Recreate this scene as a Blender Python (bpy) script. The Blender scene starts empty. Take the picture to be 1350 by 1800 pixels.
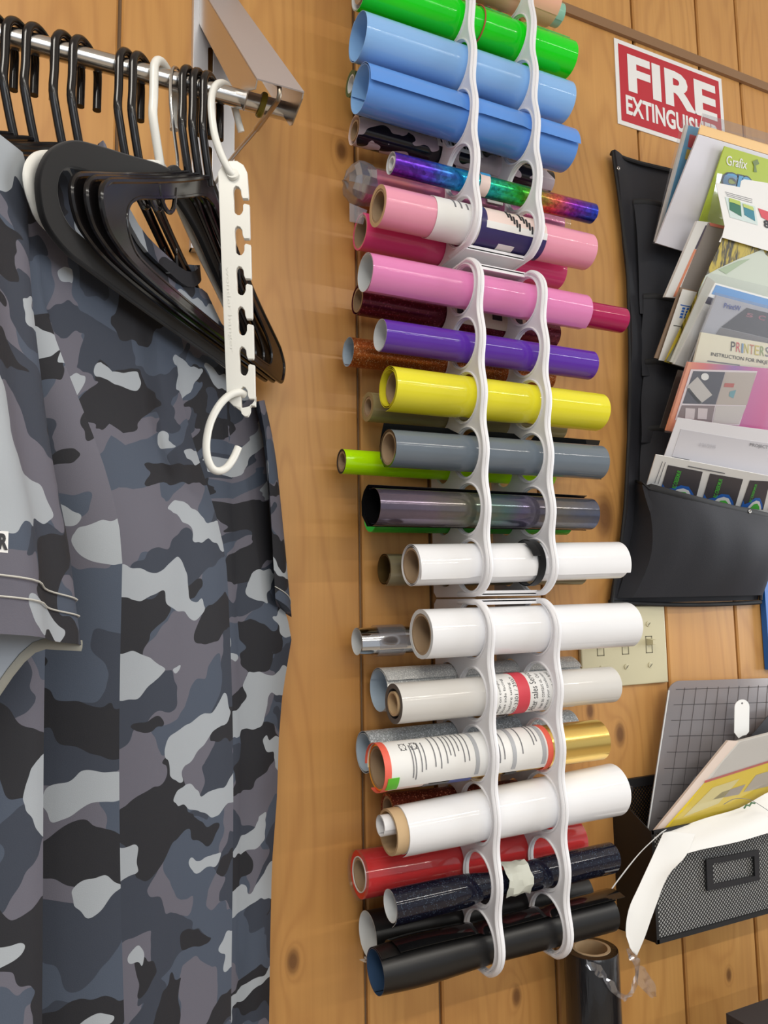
import bpy, math, random
from mathutils import Vector as V, Matrix
random.seed(7)
C = bpy.context.scene.collection
SC = bpy.context.scene

# ---------------------------------------------------------------- camera
FOC = 1352.0
TH, PH, RO = math.radians(25.6), math.radians(6.24), math.radians(.917)
EYE = V((0, -.88, 1.5))
FW = V((math.sin(TH)*math.cos(PH), math.cos(TH)*math.cos(PH), math.sin(PH)))
R0 = V((math.cos(TH), -math.sin(TH), 0))
U0 = R0.cross(FW)
RT = R0*math.cos(RO) - U0*math.sin(RO)
UP = U0*math.cos(RO) + R0*math.sin(RO)
cd = bpy.data.cameras.new('camera')
cd.sensor_fit = 'VERTICAL'
cd.sensor_height = 36.0
cd.lens = FOC/1800*36
cd.clip_start = .02
cam = bpy.data.objects.new('camera', cd)
m3 = Matrix((RT, UP, -FW)).transposed()
cam.matrix_world = Matrix.Translation(EYE) @ m3.to_4x4()
C.objects.link(cam)
SC.camera = cam

# ---------------------------------------------------------------- light and exposure
SC.view_settings.view_transform = 'Standard'
SC.view_settings.look = 'None'
SC.view_settings.exposure = 0.0
SC.view_settings.gamma = 1.0
SC.view_settings.use_curve_mapping = False
wd = bpy.data.worlds.new('world')
SC.world = wd
wd.use_nodes = True
wd.node_tree.nodes['Background'].inputs[0].default_value = (.93, .96, 1, 1)
wd.node_tree.nodes['Background'].inputs[1].default_value = .50


def area(name, loc, target, sx, sy, energy, col):
    l = bpy.data.lights.new(name, 'AREA')
    l.shape = 'RECTANGLE'
    l.size, l.size_y, l.energy, l.color = sx, sy, energy, col
    o = bpy.data.objects.new(name, l)
    o.location = loc
    o.rotation_euler = (V(target)-V(loc)).to_track_quat('-Z', 'Y').to_euler()
    C.objects.link(o)
    return o


# two fluorescent tubes under the ceiling, a window far to the right and the shop front behind
area('ceiling_tube_light', (.9, -2.0, 2.7), (.9, -2.0, 0), 3.2, .045, 30, (1, .96, .88))
area('ceiling_tube_light', (.9, -3.4, 2.7), (.9, -3.4, 0), 3.2, .045, 30, (1, .96, .88))
area('ceiling_panel_light', (-.5, -1.1, 2.75), (-.3, -.6, 0), .6, .6, 13, (1, .95, .86))
area('window_light', (3.4, -1.05, 1.9), (.3, -.3, 1.6), 1.2, 1.4, 44, (.93, .96, 1))
area('shop_front_light', (-.2, -4.2, 1.9), (.4, 0, 1.6), 2.2, 1.4, 24, (.9, .95, 1))

# ---------------------------------------------------------------- helpers


def ray(x, y):
    return FW + RT*((x-675)/FOC) + UP*((900-y)/FOC)


def px(x, y, d):
    """the point at distance d in front of the panelled wall seen at photo pixel x, y"""
    r = ray(x, y)
    return EYE + r*((.88-d)/r.y)


def pxX(x, y, X):
    r = ray(x, y)
    return EYE + r*(X/r.x)


def pxp(x, y, o, n):
    r = ray(x, y)
    return EYE + r*(((o-EYE).dot(n))/r.dot(n))


def depth(p):
    return (p-EYE).dot(FW)


def lerp(a, b, t):
    return a + (b-a)*t


def smooth(t):
    t = max(0.0, min(1.0, t))
    return t*t*(3-2*t)


BASE = {}


def thing(name, label, cat, loc, group=None):
    o = bpy.data.objects.new(name, None)
    o.empty_display_size = .02
    o.location = loc
    C.objects.link(o)
    o['label'] = label
    o['category'] = cat
    if group:
        o['group'] = group
    BASE[o.name] = V(loc)
    return o


def tag(o, label, cat, group=None):
    o['label'] = label
    o['category'] = cat
    if group:
        o['group'] = group
    return o


def mk(name, vs, fs, mats, parent=None, fm=None, sm=True, uv=None, ang=40, base=None):
    b = BASE[parent.name] if parent is not None else V(base if base is not None else (0, 0, 0))
    me = bpy.data.meshes.new(name)
    me.from_pydata([tuple(V(v)-b) for v in vs], [], fs)
    for m in (mats if isinstance(mats, (list, tuple)) else [mats]):
        me.materials.append(m)
    if fm:
        for p, k in zip(me.polygons, fm):
            p.material_index = k
    if uv:
        l = me.uv_layers.new(name='uv')
        for lp in me.loops:
            l.data[lp.index].uv = uv[lp.vertex_index]
    me.polygons.foreach_set('use_smooth', [sm]*len(me.polygons))
    if sm:
        me.set_sharp_from_angle(angle=math.radians(ang))
    me.update()
    o = bpy.data.objects.new(name, me)
    C.objects.link(o)
    if parent is not None:
        o.parent = parent
    else:
        o.location = b
    BASE[o.name] = b
    return o


class MB:
    """collects pieces of one mesh"""
    def __init__(s):
        s.v, s.f, s.m = [], [], []

    def add(s, vs, fs, k=0):
        n = len(s.v)
        s.v += [V(q) for q in vs]
        s.f += [[i+n for i in f] for f in fs]
        s.m += [k]*len(fs)
        return s

    def box(s, a, b, k=0):
        x0, y0, z0 = a
        x1, y1, z1 = b
        return s.hexa([(x0, y0, z0), (x1, y0, z0), (x1, y1, z0), (x0, y1, z0), (x0, y0, z1), (x1, y0, z1), (x1, y1, z1), (x0, y1, z1)], k)

    def hexa(s, p, k=0):
        return s.add(p, [[0, 3, 2, 1], [4, 5, 6, 7], [0, 1, 5, 4], [1, 2, 6, 5], [2, 3, 7, 6], [3, 0, 4, 7]], k)

    def tube(s, pts, r, n=10, k=0, closed=False, sx=1.0, sy=1.0, nrm=None):
        pts = [V(p) for p in pts]
        N = len(pts)
        rs = r if isinstance(r, (list, tuple)) else [r]*N
        vs, fs = [], []
        u = None
        for i, p in enumerate(pts):
            if closed:
                t = (pts[(i+1) % N]-pts[i-1]).normalized()
            else:
                t = (pts[min(i+1, N-1)]-pts[max(i-1, 0)]).normalized()
            if nrm is not None:
                u = V(nrm)
            elif u is None:
                u = t.orthogonal()
            u = (u-t*u.dot(t)).normalized()
            w = t.cross(u)
            for j in range(n):
                a = 2*math.pi*(j+.5)/n
                vs.append(p+u*(math.cos(a)*rs[i]*sx)+w*(math.sin(a)*rs[i]*sy))
        L = N if closed else N-1
        for i in range(L):
            a, b = i*n, ((i+1) % N)*n
            for j in range(n):
                j2 = (j+1) % n
                fs.append([a+j, b+j, b+j2, a+j2][::-1])
        if not closed:
            fs.append(list(range(n)))
            fs.append([(N-1)*n+j for j in range(n)][::-1])
        return s.add(vs, fs, k)

    def build(s, name, mats, parent=None, **kw):
        return mk(name, s.v, s.f, mats, parent, fm=s.m, **kw)


def catmull(pts, n=6, closed=False):
    pts = [V(p) for p in pts]
    N = len(pts)
    out = []
    rng = range(N) if closed else range(N-1)
    for i in rng:
        if closed:
            a, b, c, d = pts[i-1], pts[i], pts[(i+1) % N], pts[(i+2) % N]
        else:
            a, b, c, d = pts[max(i-1, 0)], pts[i], pts[i+1], pts[min(i+2, N-1)]
        for j in range(n):
            t = j/n
            out.append(.5*((2*b)+(c-a)*t+(2*a-5*b+4*c-d)*t*t+(3*b-a-3*c+d)*t*t*t))
    if not closed:
        out.append(pts[-1])
    return out


def slab(P, th, side=None):
    """closed sheet from a grid P[i][j]; returns verts, faces. th: thickness away from the camera side"""
    nu, nv = len(P), len(P[0])
    vs = []
    bk = []
    for i in range(nu):
        for j in range(nv):
            du = P[min(i+1, nu-1)][j]-P[max(i-1, 0)][j]
            dv = P[i][min(j+1, nv-1)]-P[i][max(j-1, 0)]
            n = du.cross(dv)
            n = n.normalized() if n.length > 1e-12 else V((0, -1, 0))
            if side is not None and n.dot(V(side)) < 0:
                n = -n
            vs.append(P[i][j])
            bk.append(P[i][j]-n*th)
    k = nu*nv
    fs = []
    for i in range(nu-1):
        for j in range(nv-1):
            a, b, c, d = i*nv+j, (i+1)*nv+j, (i+1)*nv+j+1, i*nv+j+1
            fs.append([a, b, c, d])
            fs.append([k+d, k+c, k+b, k+a])
    rim = [i*nv for i in range(nu)]+[(nu-1)*nv+j for j in range(1, nv)]+[i*nv+nv-1 for i in range(nu-2, -1, -1)]+[j for j in range(nv-2, 0, -1)]
    for q in range(len(rim)):
        a, b = rim[q], rim[(q+1) % len(rim)]
        fs.append([b, a, k+a, k+b])
    return vs+bk, fs


def fill2d(loops, extr, bev=0.0, res=1):
    """flat plate with holes from 2-D loops; returns verts (x, y, z), faces"""
    cu = bpy.data.curves.new('outline', 'CURVE')
    cu.dimensions = '2D'
    cu.fill_mode = 'BOTH'
    cu.extrude = extr
    cu.bevel_depth = bev
    cu.bevel_resolution = res
    for lp in loops:
        sp = cu.splines.new('POLY')
        sp.points.add(len(lp)-1)
        for p, q in zip(sp.points, lp):
            p.co = (q[0], q[1], 0, 1)
        sp.use_cyclic_u = True
    o = bpy.data.objects.new('outline', cu)
    C.objects.link(o)
    dg = bpy.context.evaluated_depsgraph_get()
    me = o.evaluated_get(dg).to_mesh()
    vs = [tuple(v.co) for v in me.vertices]
    fs = [list(p.vertices) for p in me.polygons]
    o.to_mesh_clear()
    bpy.data.objects.remove(o)
    bpy.data.curves.remove(cu)
    return vs, fs


TXT = {}


def text2d(s, bold=0.0):
    k = (s, bold)
    if k in TXT:
        return TXT[k]
    cu = bpy.data.curves.new('lettering', 'FONT')
    cu.body = s
    cu.offset = bold
    cu.resolution_u = 3
    o = bpy.data.objects.new('lettering', cu)
    C.objects.link(o)
    dg = bpy.context.evaluated_depsgraph_get()
    me = o.evaluated_get(dg).to_mesh()
    vs = [(v.co.x, v.co.y) for v in me.vertices]
    fs = [list(p.vertices) for p in me.polygons]
    o.to_mesh_clear()
    bpy.data.objects.remove(o)
    bpy.data.curves.remove(cu)
    x0, x1 = min(v[0] for v in vs), max(v[0] for v in vs)
    y0, y1 = min(v[1] for v in vs), max(v[1] for v in vs)
    vs = [((v[0]-x0)/(x1-x0), (v[1]-y0)/(y1-y0)) for v in vs]
    TXT[k] = (vs, fs)
    return TXT[k]


# ---------------------------------------------------------------- materials
def lin(c):
    return tuple((v/255/12.92 if v/255 <= .04045 else ((v/255+.055)/1.055)**2.4) for v in c)+(1,)


def M(name, rgb, rough=.5, metal=0.0, spec=.5, coat=0.0, alpha=None, trans=0.0):
    m = bpy.data.materials.new(name)
    m.use_nodes = True
    b = m.node_tree.nodes['Principled BSDF']
    b.inputs['Base Color'].default_value = lin(rgb)
    b.inputs['Roughness'].default_value = rough
    b.inputs['Metallic'].default_value = metal
    b.inputs['Specular IOR Level'].default_value = spec
    b.inputs['Coat Weight'].default_value = coat
    b.inputs['Coat Roughness'].default_value = .06
    if alpha is not None:
        b.inputs['Alpha'].default_value = alpha
    b.inputs['Transmission Weight'].default_value = trans
    return m


class NT:
    def __init__(s, m):
        s.t = m.node_tree
        s.b = s.t.nodes['Principled BSDF']

    def n(s, typ, **kw):
        o = s.t.nodes.new(typ)
        for k, v in kw.items():
            if k.startswith('i_'):
                kk = k[2:]
                o.inputs[int(kk) if kk.isdigit() else kk.replace('_', ' ')].default_value = v
            else:
                setattr(o, k, v)
        return o

    def l(s, a, b):
        s.t.links.new(a, b)

    def math(s, op, a, b=None, c=None):
        o = s.n('ShaderNodeMath', operation=op)
        for i, q in enumerate((a, b, c)):
            if q is None:
                continue
            if isinstance(q, (int, float)):
                o.inputs[i].default_value = q
            else:
                s.l(q, o.inputs[i])
        return o.outputs[0]

    def mix(s, f, a, b):
        o = s.n('ShaderNodeMix', data_type='RGBA')
        for q, i in ((f, 0), (a, 6), (b, 7)):
            if isinstance(q, (int, float)):
                o.inputs[i].default_value = q
            elif isinstance(q, tuple):
                o.inputs[i].default_value = q
            else:
                s.l(q, o.inputs[i])
        return o.outputs[2]

    def coords(s, kind='Object', scale=(1, 1, 1)):
        tc = s.n('ShaderNodeTexCoord')
        mp = s.n('ShaderNodeMapping')
        mp.inputs['Scale'].default_value = scale
        s.l(tc.outputs[kind], mp.inputs[0])
        return mp.outputs[0]

    def noise(s, co, scale, detail=2, rough=.5, dist=0.0):
        o = s.n('ShaderNodeTexNoise')
        o.inputs['Scale'].default_value = scale
        o.inputs['Detail'].default_value = detail
        o.inputs['Roughness'].default_value = rough
        o.inputs['Distortion'].default_value = dist
        if co is not None:
            s.l(co, o.inputs['Vector'])
        return o.outputs[0]

    def ramp(s, f, pts, const=False):
        o = s.n('ShaderNodeValToRGB')
        r = o.color_ramp
        if const:
            r.interpolation = 'CONSTANT'
        while len(r.elements) < len(pts):
            r.elements.new(.5)
        for e, (p, c) in zip(r.elements, pts):
            e.position = p
            e.color = c
        s.l(f, o.inputs[0])
        return o.outputs[0]

    def bump(s, h, strength=.3, dist=.001):
        o = s.n('ShaderNodeBump')
        o.inputs['Strength'].default_value = strength
        o.inputs['Distance'].default_value = dist
        s.l(h, o.inputs['Height'])
        s.l(o.outputs[0], s.b.inputs['Normal'])


G = lambda v: (v, v, v, 1)

KNOTS = [(.793, 1.297, .013), (.74, 1.334, .010), (.784, 1.612, .026), (.298, 1.09, .011), (.687, 2.049, .012), (.368, 2.082, .011), (.776, 1.55, .012), (.98, .93, .008), (.60, .985, .01), (.20, 2.12, .01)]


def wood_mat():
    m = M('varnished_knotty_wood', (190, 135, 75), .38, spec=.45)
    t = NT(m)
    geo = t.n('ShaderNodeNewGeometry')
    rnd = t.n('ShaderNodeObjectInfo').outputs['Random']
    sep = t.n('ShaderNodeSeparateXYZ')
    t.l(geo.outputs['Position'], sep.inputs[0])
    X, Z = sep.outputs[0], sep.outputs[2]
    cmb = t.n('ShaderNodeCombineXYZ')
    t.l(t.math('MULTIPLY', X, 5.0), cmb.inputs[0])
    t.l(t.math('MULTIPLY', rnd, 17.0), cmb.inputs[1])
    t.l(t.math('MULTIPLY', Z, 1.05), cmb.inputs[2])
    field = t.noise(cmb.outputs[0], 1.3, 2, .45, .35)
    bump = None
    kd = None
    for kx, kz, kr in KNOTS:
        dx = t.math('SUBTRACT', X, kx)
        dz = t.math('MULTIPLY', t.math('SUBTRACT', Z, kz), .55)
        d = t.math('SQRT', t.math('ADD', t.math('MULTIPLY', dx, dx), t.math('MULTIPLY', dz, dz)))
        g = t.math('DIVIDE', kr, t.math('ADD', d, kr))
        g2 = t.math('MULTIPLY', g, g)
        bump = g2 if bump is None else t.math('ADD', bump, g2)
        k = t.n('ShaderNodeMapRange', interpolation_type='SMOOTHSTEP')
        t.l(d, k.inputs[0])
        k.inputs[1].default_value = kr*1.0
        k.inputs[2].default_value = kr*.25
        kd = k.outputs[0] if kd is None else t.math('MAXIMUM', kd, k.outputs[0])
    field = t.math('ADD', field, t.math('MULTIPLY', bump, .42))
    rings = t.math('SINE', t.math('MULTIPLY', field, 95.0))
    rings = t.math('MULTIPLY_ADD', rings, .5, .5)
    rings = t.math('POWER', rings, 3.0)
    cmb2 = t.n('ShaderNodeCombineXYZ')
    t.l(t.math('MULTIPLY', X, 160.0), cmb2.inputs[0])
    t.l(t.math('MULTIPLY', Z, 4.0), cmb2.inputs[2])
    fine = t.noise(cmb2.outputs[0], 1.0, 3, .6)
    cmb3 = t.n('ShaderNodeCombineXYZ')
    t.l(t.math('MULTIPLY', X, 7.0), cmb3.inputs[0])
    t.l(t.math('MULTIPLY', rnd, 31.0), cmb3.inputs[1])
    t.l(t.math('MULTIPLY', Z, 1.8), cmb3.inputs[2])
    broad = t.noise(cmb3.outputs[0], 1.0, 2, .5, .6)
    col = t.mix(t.math('MULTIPLY', t.math('SUBTRACT', broad, .25), 1.5), lin((210, 158, 92)), lin((188, 132, 69)))
    col = t.mix(t.math('MULTIPLY', rings, .26), col, lin((160, 104, 54)))
    col = t.mix(t.math('MULTIPLY', t.math('SUBTRACT', fine, .42), .5), col, lin((150, 98, 50)))
    col = t.mix(t.math('MULTIPLY', rnd, .22), col, lin((178, 120, 64)))
    col = t.mix(t.math('MULTIPLY', kd, .8), col, lin((92, 54, 28)))
    t.l(col, t.b.inputs['Base Color'])
    t.bump(fine, .12, .0006)
    return m


MAT = {}
MAT['wood'] = wood_mat()
MAT['groove'] = M('groove_brown', (128, 104, 78), .8)  # brown backing colour that shows in the joints between planks
MAT['trim'] = M('dull_brown_trim', (140, 106, 74), .5)
MAT['white_plastic'] = M('white_rack_plastic', (236, 235, 238), .38)
MAT['ivory'] = M('ivory_plate', (206, 198, 164), .35)
MAT['chrome'] = M('chrome', (208, 206, 203), .2, 1.0)
MAT['steel'] = M('brushed_steel', (190, 188, 188), .27, 1.0)
MAT['zinc'] = M('bright_zinc', (214, 216, 222), .42, .75)
MAT['brass_wire'] = M('tarnished_wire', (168, 156, 140), .3, 1.0)
MAT['yellow_band'] = M('yellow_rubber', (150, 135, 40), .5)
MAT['black_plastic'] = M('glossy_black_plastic', (24, 22, 23), .15)
MAT['velvet'] = M('black_velvet', (17, 17, 19), .95, spec=.1)
MAT['velvet'].node_tree.nodes['Principled BSDF'].inputs['Sheen Weight'].default_value = .25
MAT['white_hanger'] = M('white_hanger_plastic', (232, 231, 224), .3)
MAT['core'] = M('brown_cardboard', (168, 142, 112), .85)
MAT['core_tan'] = M('tan_cardboard', (200, 170, 130), .85)
MAT['paper'] = M('white_paper', (236, 235, 232), .6)
MAT['backing'] = M('white_film_backing', (222, 226, 228), .4)
MAT['ink'] = M('grey_print_ink', (120, 120, 124), .6)
MAT['ink_black'] = M('black_print_ink', (38, 38, 42), .6)
MAT['fabric_black'] = M('black_organizer_fabric', (40, 41, 47), .7, spec=.35)


def fab(m):
    t = NT(m)
    co = t.coords('Object')
    t.bump(t.noise(co, 900, 2), .25, .0005)


fab(MAT['fabric_black'])
MAT['fabric_edge'] = M('black_binding', (24, 25, 28), .7)


def gloss(name, rgb, rough=.13, **kw):
    m = M(name, rgb, rough*.55 if name.startswith('film') and not kw else rough, **kw)
    MAT[name] = m
    return m


gloss('film_green', (16, 218, 24))
gloss('film_sky', (140, 186, 236), .2)
gloss('film_blue', (96, 150, 226), .17)
gloss('film_darkgreen', (20, 92, 62))
gloss('film_pink', (236, 158, 180), .15)
gloss('film_hotpink', (236, 80, 136), .25)
gloss('film_orchid', (226, 134, 186), .13)
gloss('film_berry', (170, 30, 84), .13)
gloss('film_purple', (92, 48, 164), .1)
gloss('film_yellow', (232, 222, 52), .12)
gloss('film_gray', (106, 116, 126), .16)
gloss('film_black', (22, 21, 21), .6)
gloss('film_blackgloss', (18, 18, 19), .16)
gloss('film_lime', (182, 238, 10), .2)
gloss('film_kelly', (60, 160, 50), .2)
gloss('film_kellyin', (80, 216, 90), .4)
gloss('film_olive', (150, 138, 98), .25)
gloss('film_taupe', (134, 124, 98), .25)
gloss('film_white', (240, 240, 242), .12)
gloss('film_pearl', (214, 211, 206), .16)
gloss('film_red', (218, 26, 26), .13)
gloss('film_peach', (238, 180, 152), .16)
gloss('film_mint', (142, 196, 172), .16)
gloss('film_gold', (248, 212, 122), .22, metal=1.0)
gloss('film_chrome', (214, 216, 220), .1, metal=1.0)
gloss('film_bluein', (150, 196, 244), .4)
gloss('film_palein', (186, 204, 220), .5)
gloss('film_navyin', (60, 84, 116), .35)
gloss('label_red', (216, 70, 84), .5)
gloss('label_orange', (236, 104, 84), .5)
gloss('label_green', (96, 192, 48), .5)
gloss('label_navy', (52, 44, 98), .3)
gloss('label_blush', (238, 216, 208), .35)
gloss('label_blue', (60, 160, 220), .5)
gloss('rubber_band', (170, 80, 50), .6)


def holo(name, pts, sparkle, metal=.75, rough=.2):
    m = M(name, (120, 120, 120), rough, metal)
    t = NT(m)
    co = t.coords('Object')
    sep = t.n('ShaderNodeSeparateXYZ')
    t.l(co, sep.inputs[0])
    nz = t.noise(t.coords('Object', (20, 60, 60)), 1.0, 3, .6)
    f = t.math('ADD', t.math('DIVIDE', sep.outputs[0], .31), t.math('MULTIPLY', t.math('SUBTRACT', nz, .5), .28))
    col = t.ramp(f, pts)
    vo = t.n('ShaderNodeTexVoronoi')
    vo.inputs['Scale'].default_value = 260
    t.l(co, vo.inputs['Vector'])
    sp = t.math('MULTIPLY', t.math('SUBTRACT', vo.outputs['Color'], .5), sparkle)
    hs = t.n('ShaderNodeHueSaturation')
    t.l(col, hs.inputs['Color'])
    t.l(t.math('ADD', 1.0, t.math('MULTIPLY', sp, 2.0)), hs.inputs['Value'])
    t.l(hs.outputs[0], t.b.inputs['Base Color'])
    MAT[name] = m


holo('film_rainbow', [(0, lin((110, 50, 180))), (.15, lin((90, 60, 200))), (.3, lin((30, 150, 210))), (.42, lin((40, 190, 190))), (.55, lin((50, 180, 60))), (.68, lin((130, 160, 50))), (.76, lin((210, 90, 80))), (.88, lin((120, 40, 160))), (1, lin((50, 70, 190)))], .45, .8, .2)
holo('film_darkholo', [(0, lin((100, 92, 108))), (.2, lin((112, 100, 116))), (.4, lin((112, 112, 96))), (.5, lin((84, 108, 104))), (.62, lin((98, 92, 118))), (.8, lin((112, 108, 104))), (1, lin((90, 96, 118)))], .04, .65, .14)
holo('film_pinkfoil', [(0, lin((226, 120, 160))), (.15, lin((240, 130, 140))), (.3, lin((220, 110, 160))), (.6, lin((214, 118, 176))), (1, lin((224, 130, 170)))], .05, .55, .25)


def glitter(name, c1, c2, sc=900, metal=.6, rough=.3, spark=(1, 1, 1, 1), thr=.8, bmp=.5):
    m = M(name, c1, rough, metal)
    t = NT(m)
    co = t.coords('Object')
    vo = t.n('ShaderNodeTexVoronoi')
    vo.inputs['Scale'].default_value = sc
    t.l(co, vo.inputs['Vector'])
    sx = t.n('ShaderNodeSeparateColor')
    t.l(vo.outputs['Color'], sx.inputs[0])
    col = t.mix(sx.outputs[0], lin(c1), lin(c2))
    col = t.mix(t.math('GREATER_THAN', sx.outputs[1], thr), col, spark)
    t.l(col, t.b.inputs['Base Color'])
    t.bump(sx.outputs[2], bmp, .0006)
    MAT[name] = m


glitter('film_silverglitter', (150, 158, 164), (204, 210, 214), 800, .15, .35, (.85, .9, .95, 1), .86)
glitter('film_rust', (104, 38, 26), (138, 58, 40), 800, .4, .35, (.7, .25, .15, 1), .9)
glitter('film_navyglitter', (14, 15, 28), (22, 23, 40), 1000, .0, .08, (.035, .05, .075, 1), .92, .02)
glitter('film_maroon', (92, 26, 44), (110, 34, 52), 600, .5, .22, (.25, .04, .08, 1), .9)
glitter('film_bronze', (150, 76, 30), (200, 112, 54), 1000, .7, .3, (.7, .4, .2, 1), .9)
glitter('film_silvermesh', (186, 186, 184), (220, 220, 218), 1000, .25, .28, (.9, .9, .86, 1), .82)


def cow_mat():
    m = M('film_cow', (20, 20, 22), .12)
    t = NT(m)
    n = t.noise(t.coords('Object', (30, 42, 42)), 1.0, 1, .4, .3)
    col = t.ramp(n, [(0, lin((30, 28, 34))), (.50, lin((30, 28, 34))), (.51, lin((190, 176, 182)))], True)
    t.l(col, t.b.inputs['Base Color'])
    MAT['film_cow'] = m


cow_mat()


def clear(name, tint, amount, gl=.12, rough=.08, haze=0.0, hz=(200, 200, 205)):
    m = bpy.data.materials.new(name)
    m.use_nodes = True
    nt = m.node_tree
    nt.nodes.clear()
    out = nt.nodes.new('ShaderNodeOutputMaterial')
    tr = nt.nodes.new('ShaderNodeBsdfTransparent')
    tr.inputs[0].default_value = lin(tint)
    df = nt.nodes.new('ShaderNodeBsdfDiffuse')
    df.inputs[0].default_value = lin(hz)
    g = nt.nodes.new('ShaderNodeBsdfGlossy')
    g.inputs['Roughness'].default_value = rough
    m1 = nt.nodes.new('ShaderNodeMixShader')
    m1.inputs[0].default_value = haze
    m2 = nt.nodes.new('ShaderNodeMixShader')
    lw = nt.nodes.new('ShaderNodeLayerWeight')
    lw.inputs[0].default_value = .35
    mu = nt.nodes.new('ShaderNodeMath')
    mu.operation = 'MULTIPLY_ADD'
    mu.inputs[1].default_value = .07
    mu.inputs[2].default_value = gl
    nt.links.new(lw.outputs['Fresnel'], mu.inputs[0])
    nt.links.new(mu.outputs[0], m2.inputs[0])
    nt.links.new(tr.outputs[0], m1.inputs[1])
    nt.links.new(df.outputs[0], m1.inputs[2])
    nt.links.new(m1.outputs[0], m2.inputs[1])
    nt.links.new(g.outputs[0], m2.inputs[2])
    nt.links.new(m2.outputs[0], out.inputs[0])
    MAT[name] = m
    return m


clear('clear_film', (252, 252, 252), 1, .025, .1, .03)
clear('clear_crinkle', (248, 248, 250), 1, .10, .12, .07)
clear('clear_mat', (214, 212, 218), 1, .03, .2, .42, (172, 168, 170))
clear('clear_bagend', (238, 238, 242), 1, .24, .14, .16)
clear('clear_tab', (240, 240, 245), 1, .1, .1, .2)


def camo_mat():
    m = M('grey_camouflage_cloth', (72, 78, 90), .72, spec=.25)
    t = NT(m)
    uv = t.coords('UV')
    w1 = t.n('ShaderNodeTexNoise')
    w1.inputs['Scale'].default_value = 34
    w1.inputs['Detail'].default_value = 1.0
    t.l(uv, w1.inputs['Vector'])
    wm = t.n('ShaderNodeVectorMath', operation='SCALE')
    t.l(w1.outputs['Color'], wm.inputs[0])
    wm.inputs['Scale'].default_value = .028

    def layer(off, sx, sy, thr):
        a = t.n('ShaderNodeVectorMath', operation='ADD')
        t.l(uv, a.inputs[0])
        t.l(wm.outputs[0], a.inputs[1])
        mp = t.n('ShaderNodeMapping')
        mp.inputs['Location'].default_value = off
        mp.inputs['Scale'].default_value = (sx, sy, 1)
        mp.inputs['Rotation'].default_value = (0, 0, .25)
        t.l(a.outputs[0], mp.inputs[0])
        n = t.noise(mp.outputs[0], 1.0, 1.5, .42)
        return t.math('GREATER_THAN', n, thr)
    col = t.mix(layer((3, 7, 0), 11.7, 13.5, .49), lin((74, 82, 96)), lin((100, 98, 108)))
    col = t.mix(layer((11, 1, 0), 13.5, 18, .54), col, lin((58, 63, 74)))
    col = t.mix(layer((5, 23, 0), 11.2, 18, .552), col, lin((40, 40, 44)))
    col = t.mix(layer((17, 13, 0), 12.2, 19.8, .585), col, lin((160, 165, 170)))
    t.l(col, t.b.inputs['Base Color'])
    t.bump(t.noise(uv, 1500, 2), .2, .0004)
    MAT['camo'] = m


camo_mat()
MAT['camo_inside'] = M('pale_grey_shirt_lining', (150, 156, 164), .8, spec=.2)
MAT['thread'] = M('off_white_thread', (190, 188, 180), .8)
MAT['overlock'] = M('overlocked_seam', (140, 138, 128), .85)

# ---------------------------------------------------------------- the room
floor = mk('floor', [(-3, -5, 0), (5, -5, 0), (5, 0, 0), (-3, 0, 0), (-3, -5, -.05), (5, -5, -.05), (5, 0, -.05), (-3, 0, -.05)],
           [[0, 1, 2, 3], [7, 6, 5, 4], [0, 4, 5, 1], [1, 5, 6, 2], [2, 6, 7, 3], [3, 7, 4, 0]], M('grey_brown_floor', (164, 152, 136), .5), sm=False)
floor['kind'] = 'structure'
ceil = MB().box((-3, -5, 2.8), (5, .03, 2.85)).build('ceiling', M('white_ceiling', (232, 230, 224), .8), sm=False)
ceil['kind'] = 'structure'
wall = MB().box((-3, .007, 0), (5, .03, 2.8)).build('wall_back', MAT['groove'], sm=False)
wall['kind'] = 'structure'
edges = [-1.12, -.98, -.73, -.46, -.31, -.135, .089, .389, .489, .666, .893, 1.043, 1.144, 1.39, 1.55, 1.85, 2.0, 2.3]
for i in range(len(edges)-1):
    x0, x1 = edges[i]+.0021, edges[i+1]-.0021
    b = .0022
    vs, fs = [], []
    for z in (0, 2.8):
        vs += [(x0, .0068, z), (x0, b, z), (x0+b, 0, z), (x1-b, 0, z), (x1, b, z), (x1, .0068, z)]
    for k in range(5):
        fs.append([k, k+1, 6+k+1, 6+k])
    fs += [[5, 0, 6, 11], [5, 4, 3, 2, 1, 0], [6, 7, 8, 9, 10, 11]]
    mk('plank', vs, fs, MAT['wood'], wall, sm=False)
tr = MB()
tr.hexa([(-1.1, -.006, 2.4055), (2.3, -.006, 2.4025), (2.3, -.0002, 2.4025), (-1.1, -.0002, 2.4055), (-1.1, -.004, 2.425), (2.3, -.004, 2.4195), (2.3, -.0002, 2.4205), (-1.1, -.0002, 2.426)])
t_ = tr.build('trim_1', MAT['trim'], sm=False)
t_['kind'] = 'structure'

# ---------------------------------------------------------------- sign, switch plate


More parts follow.
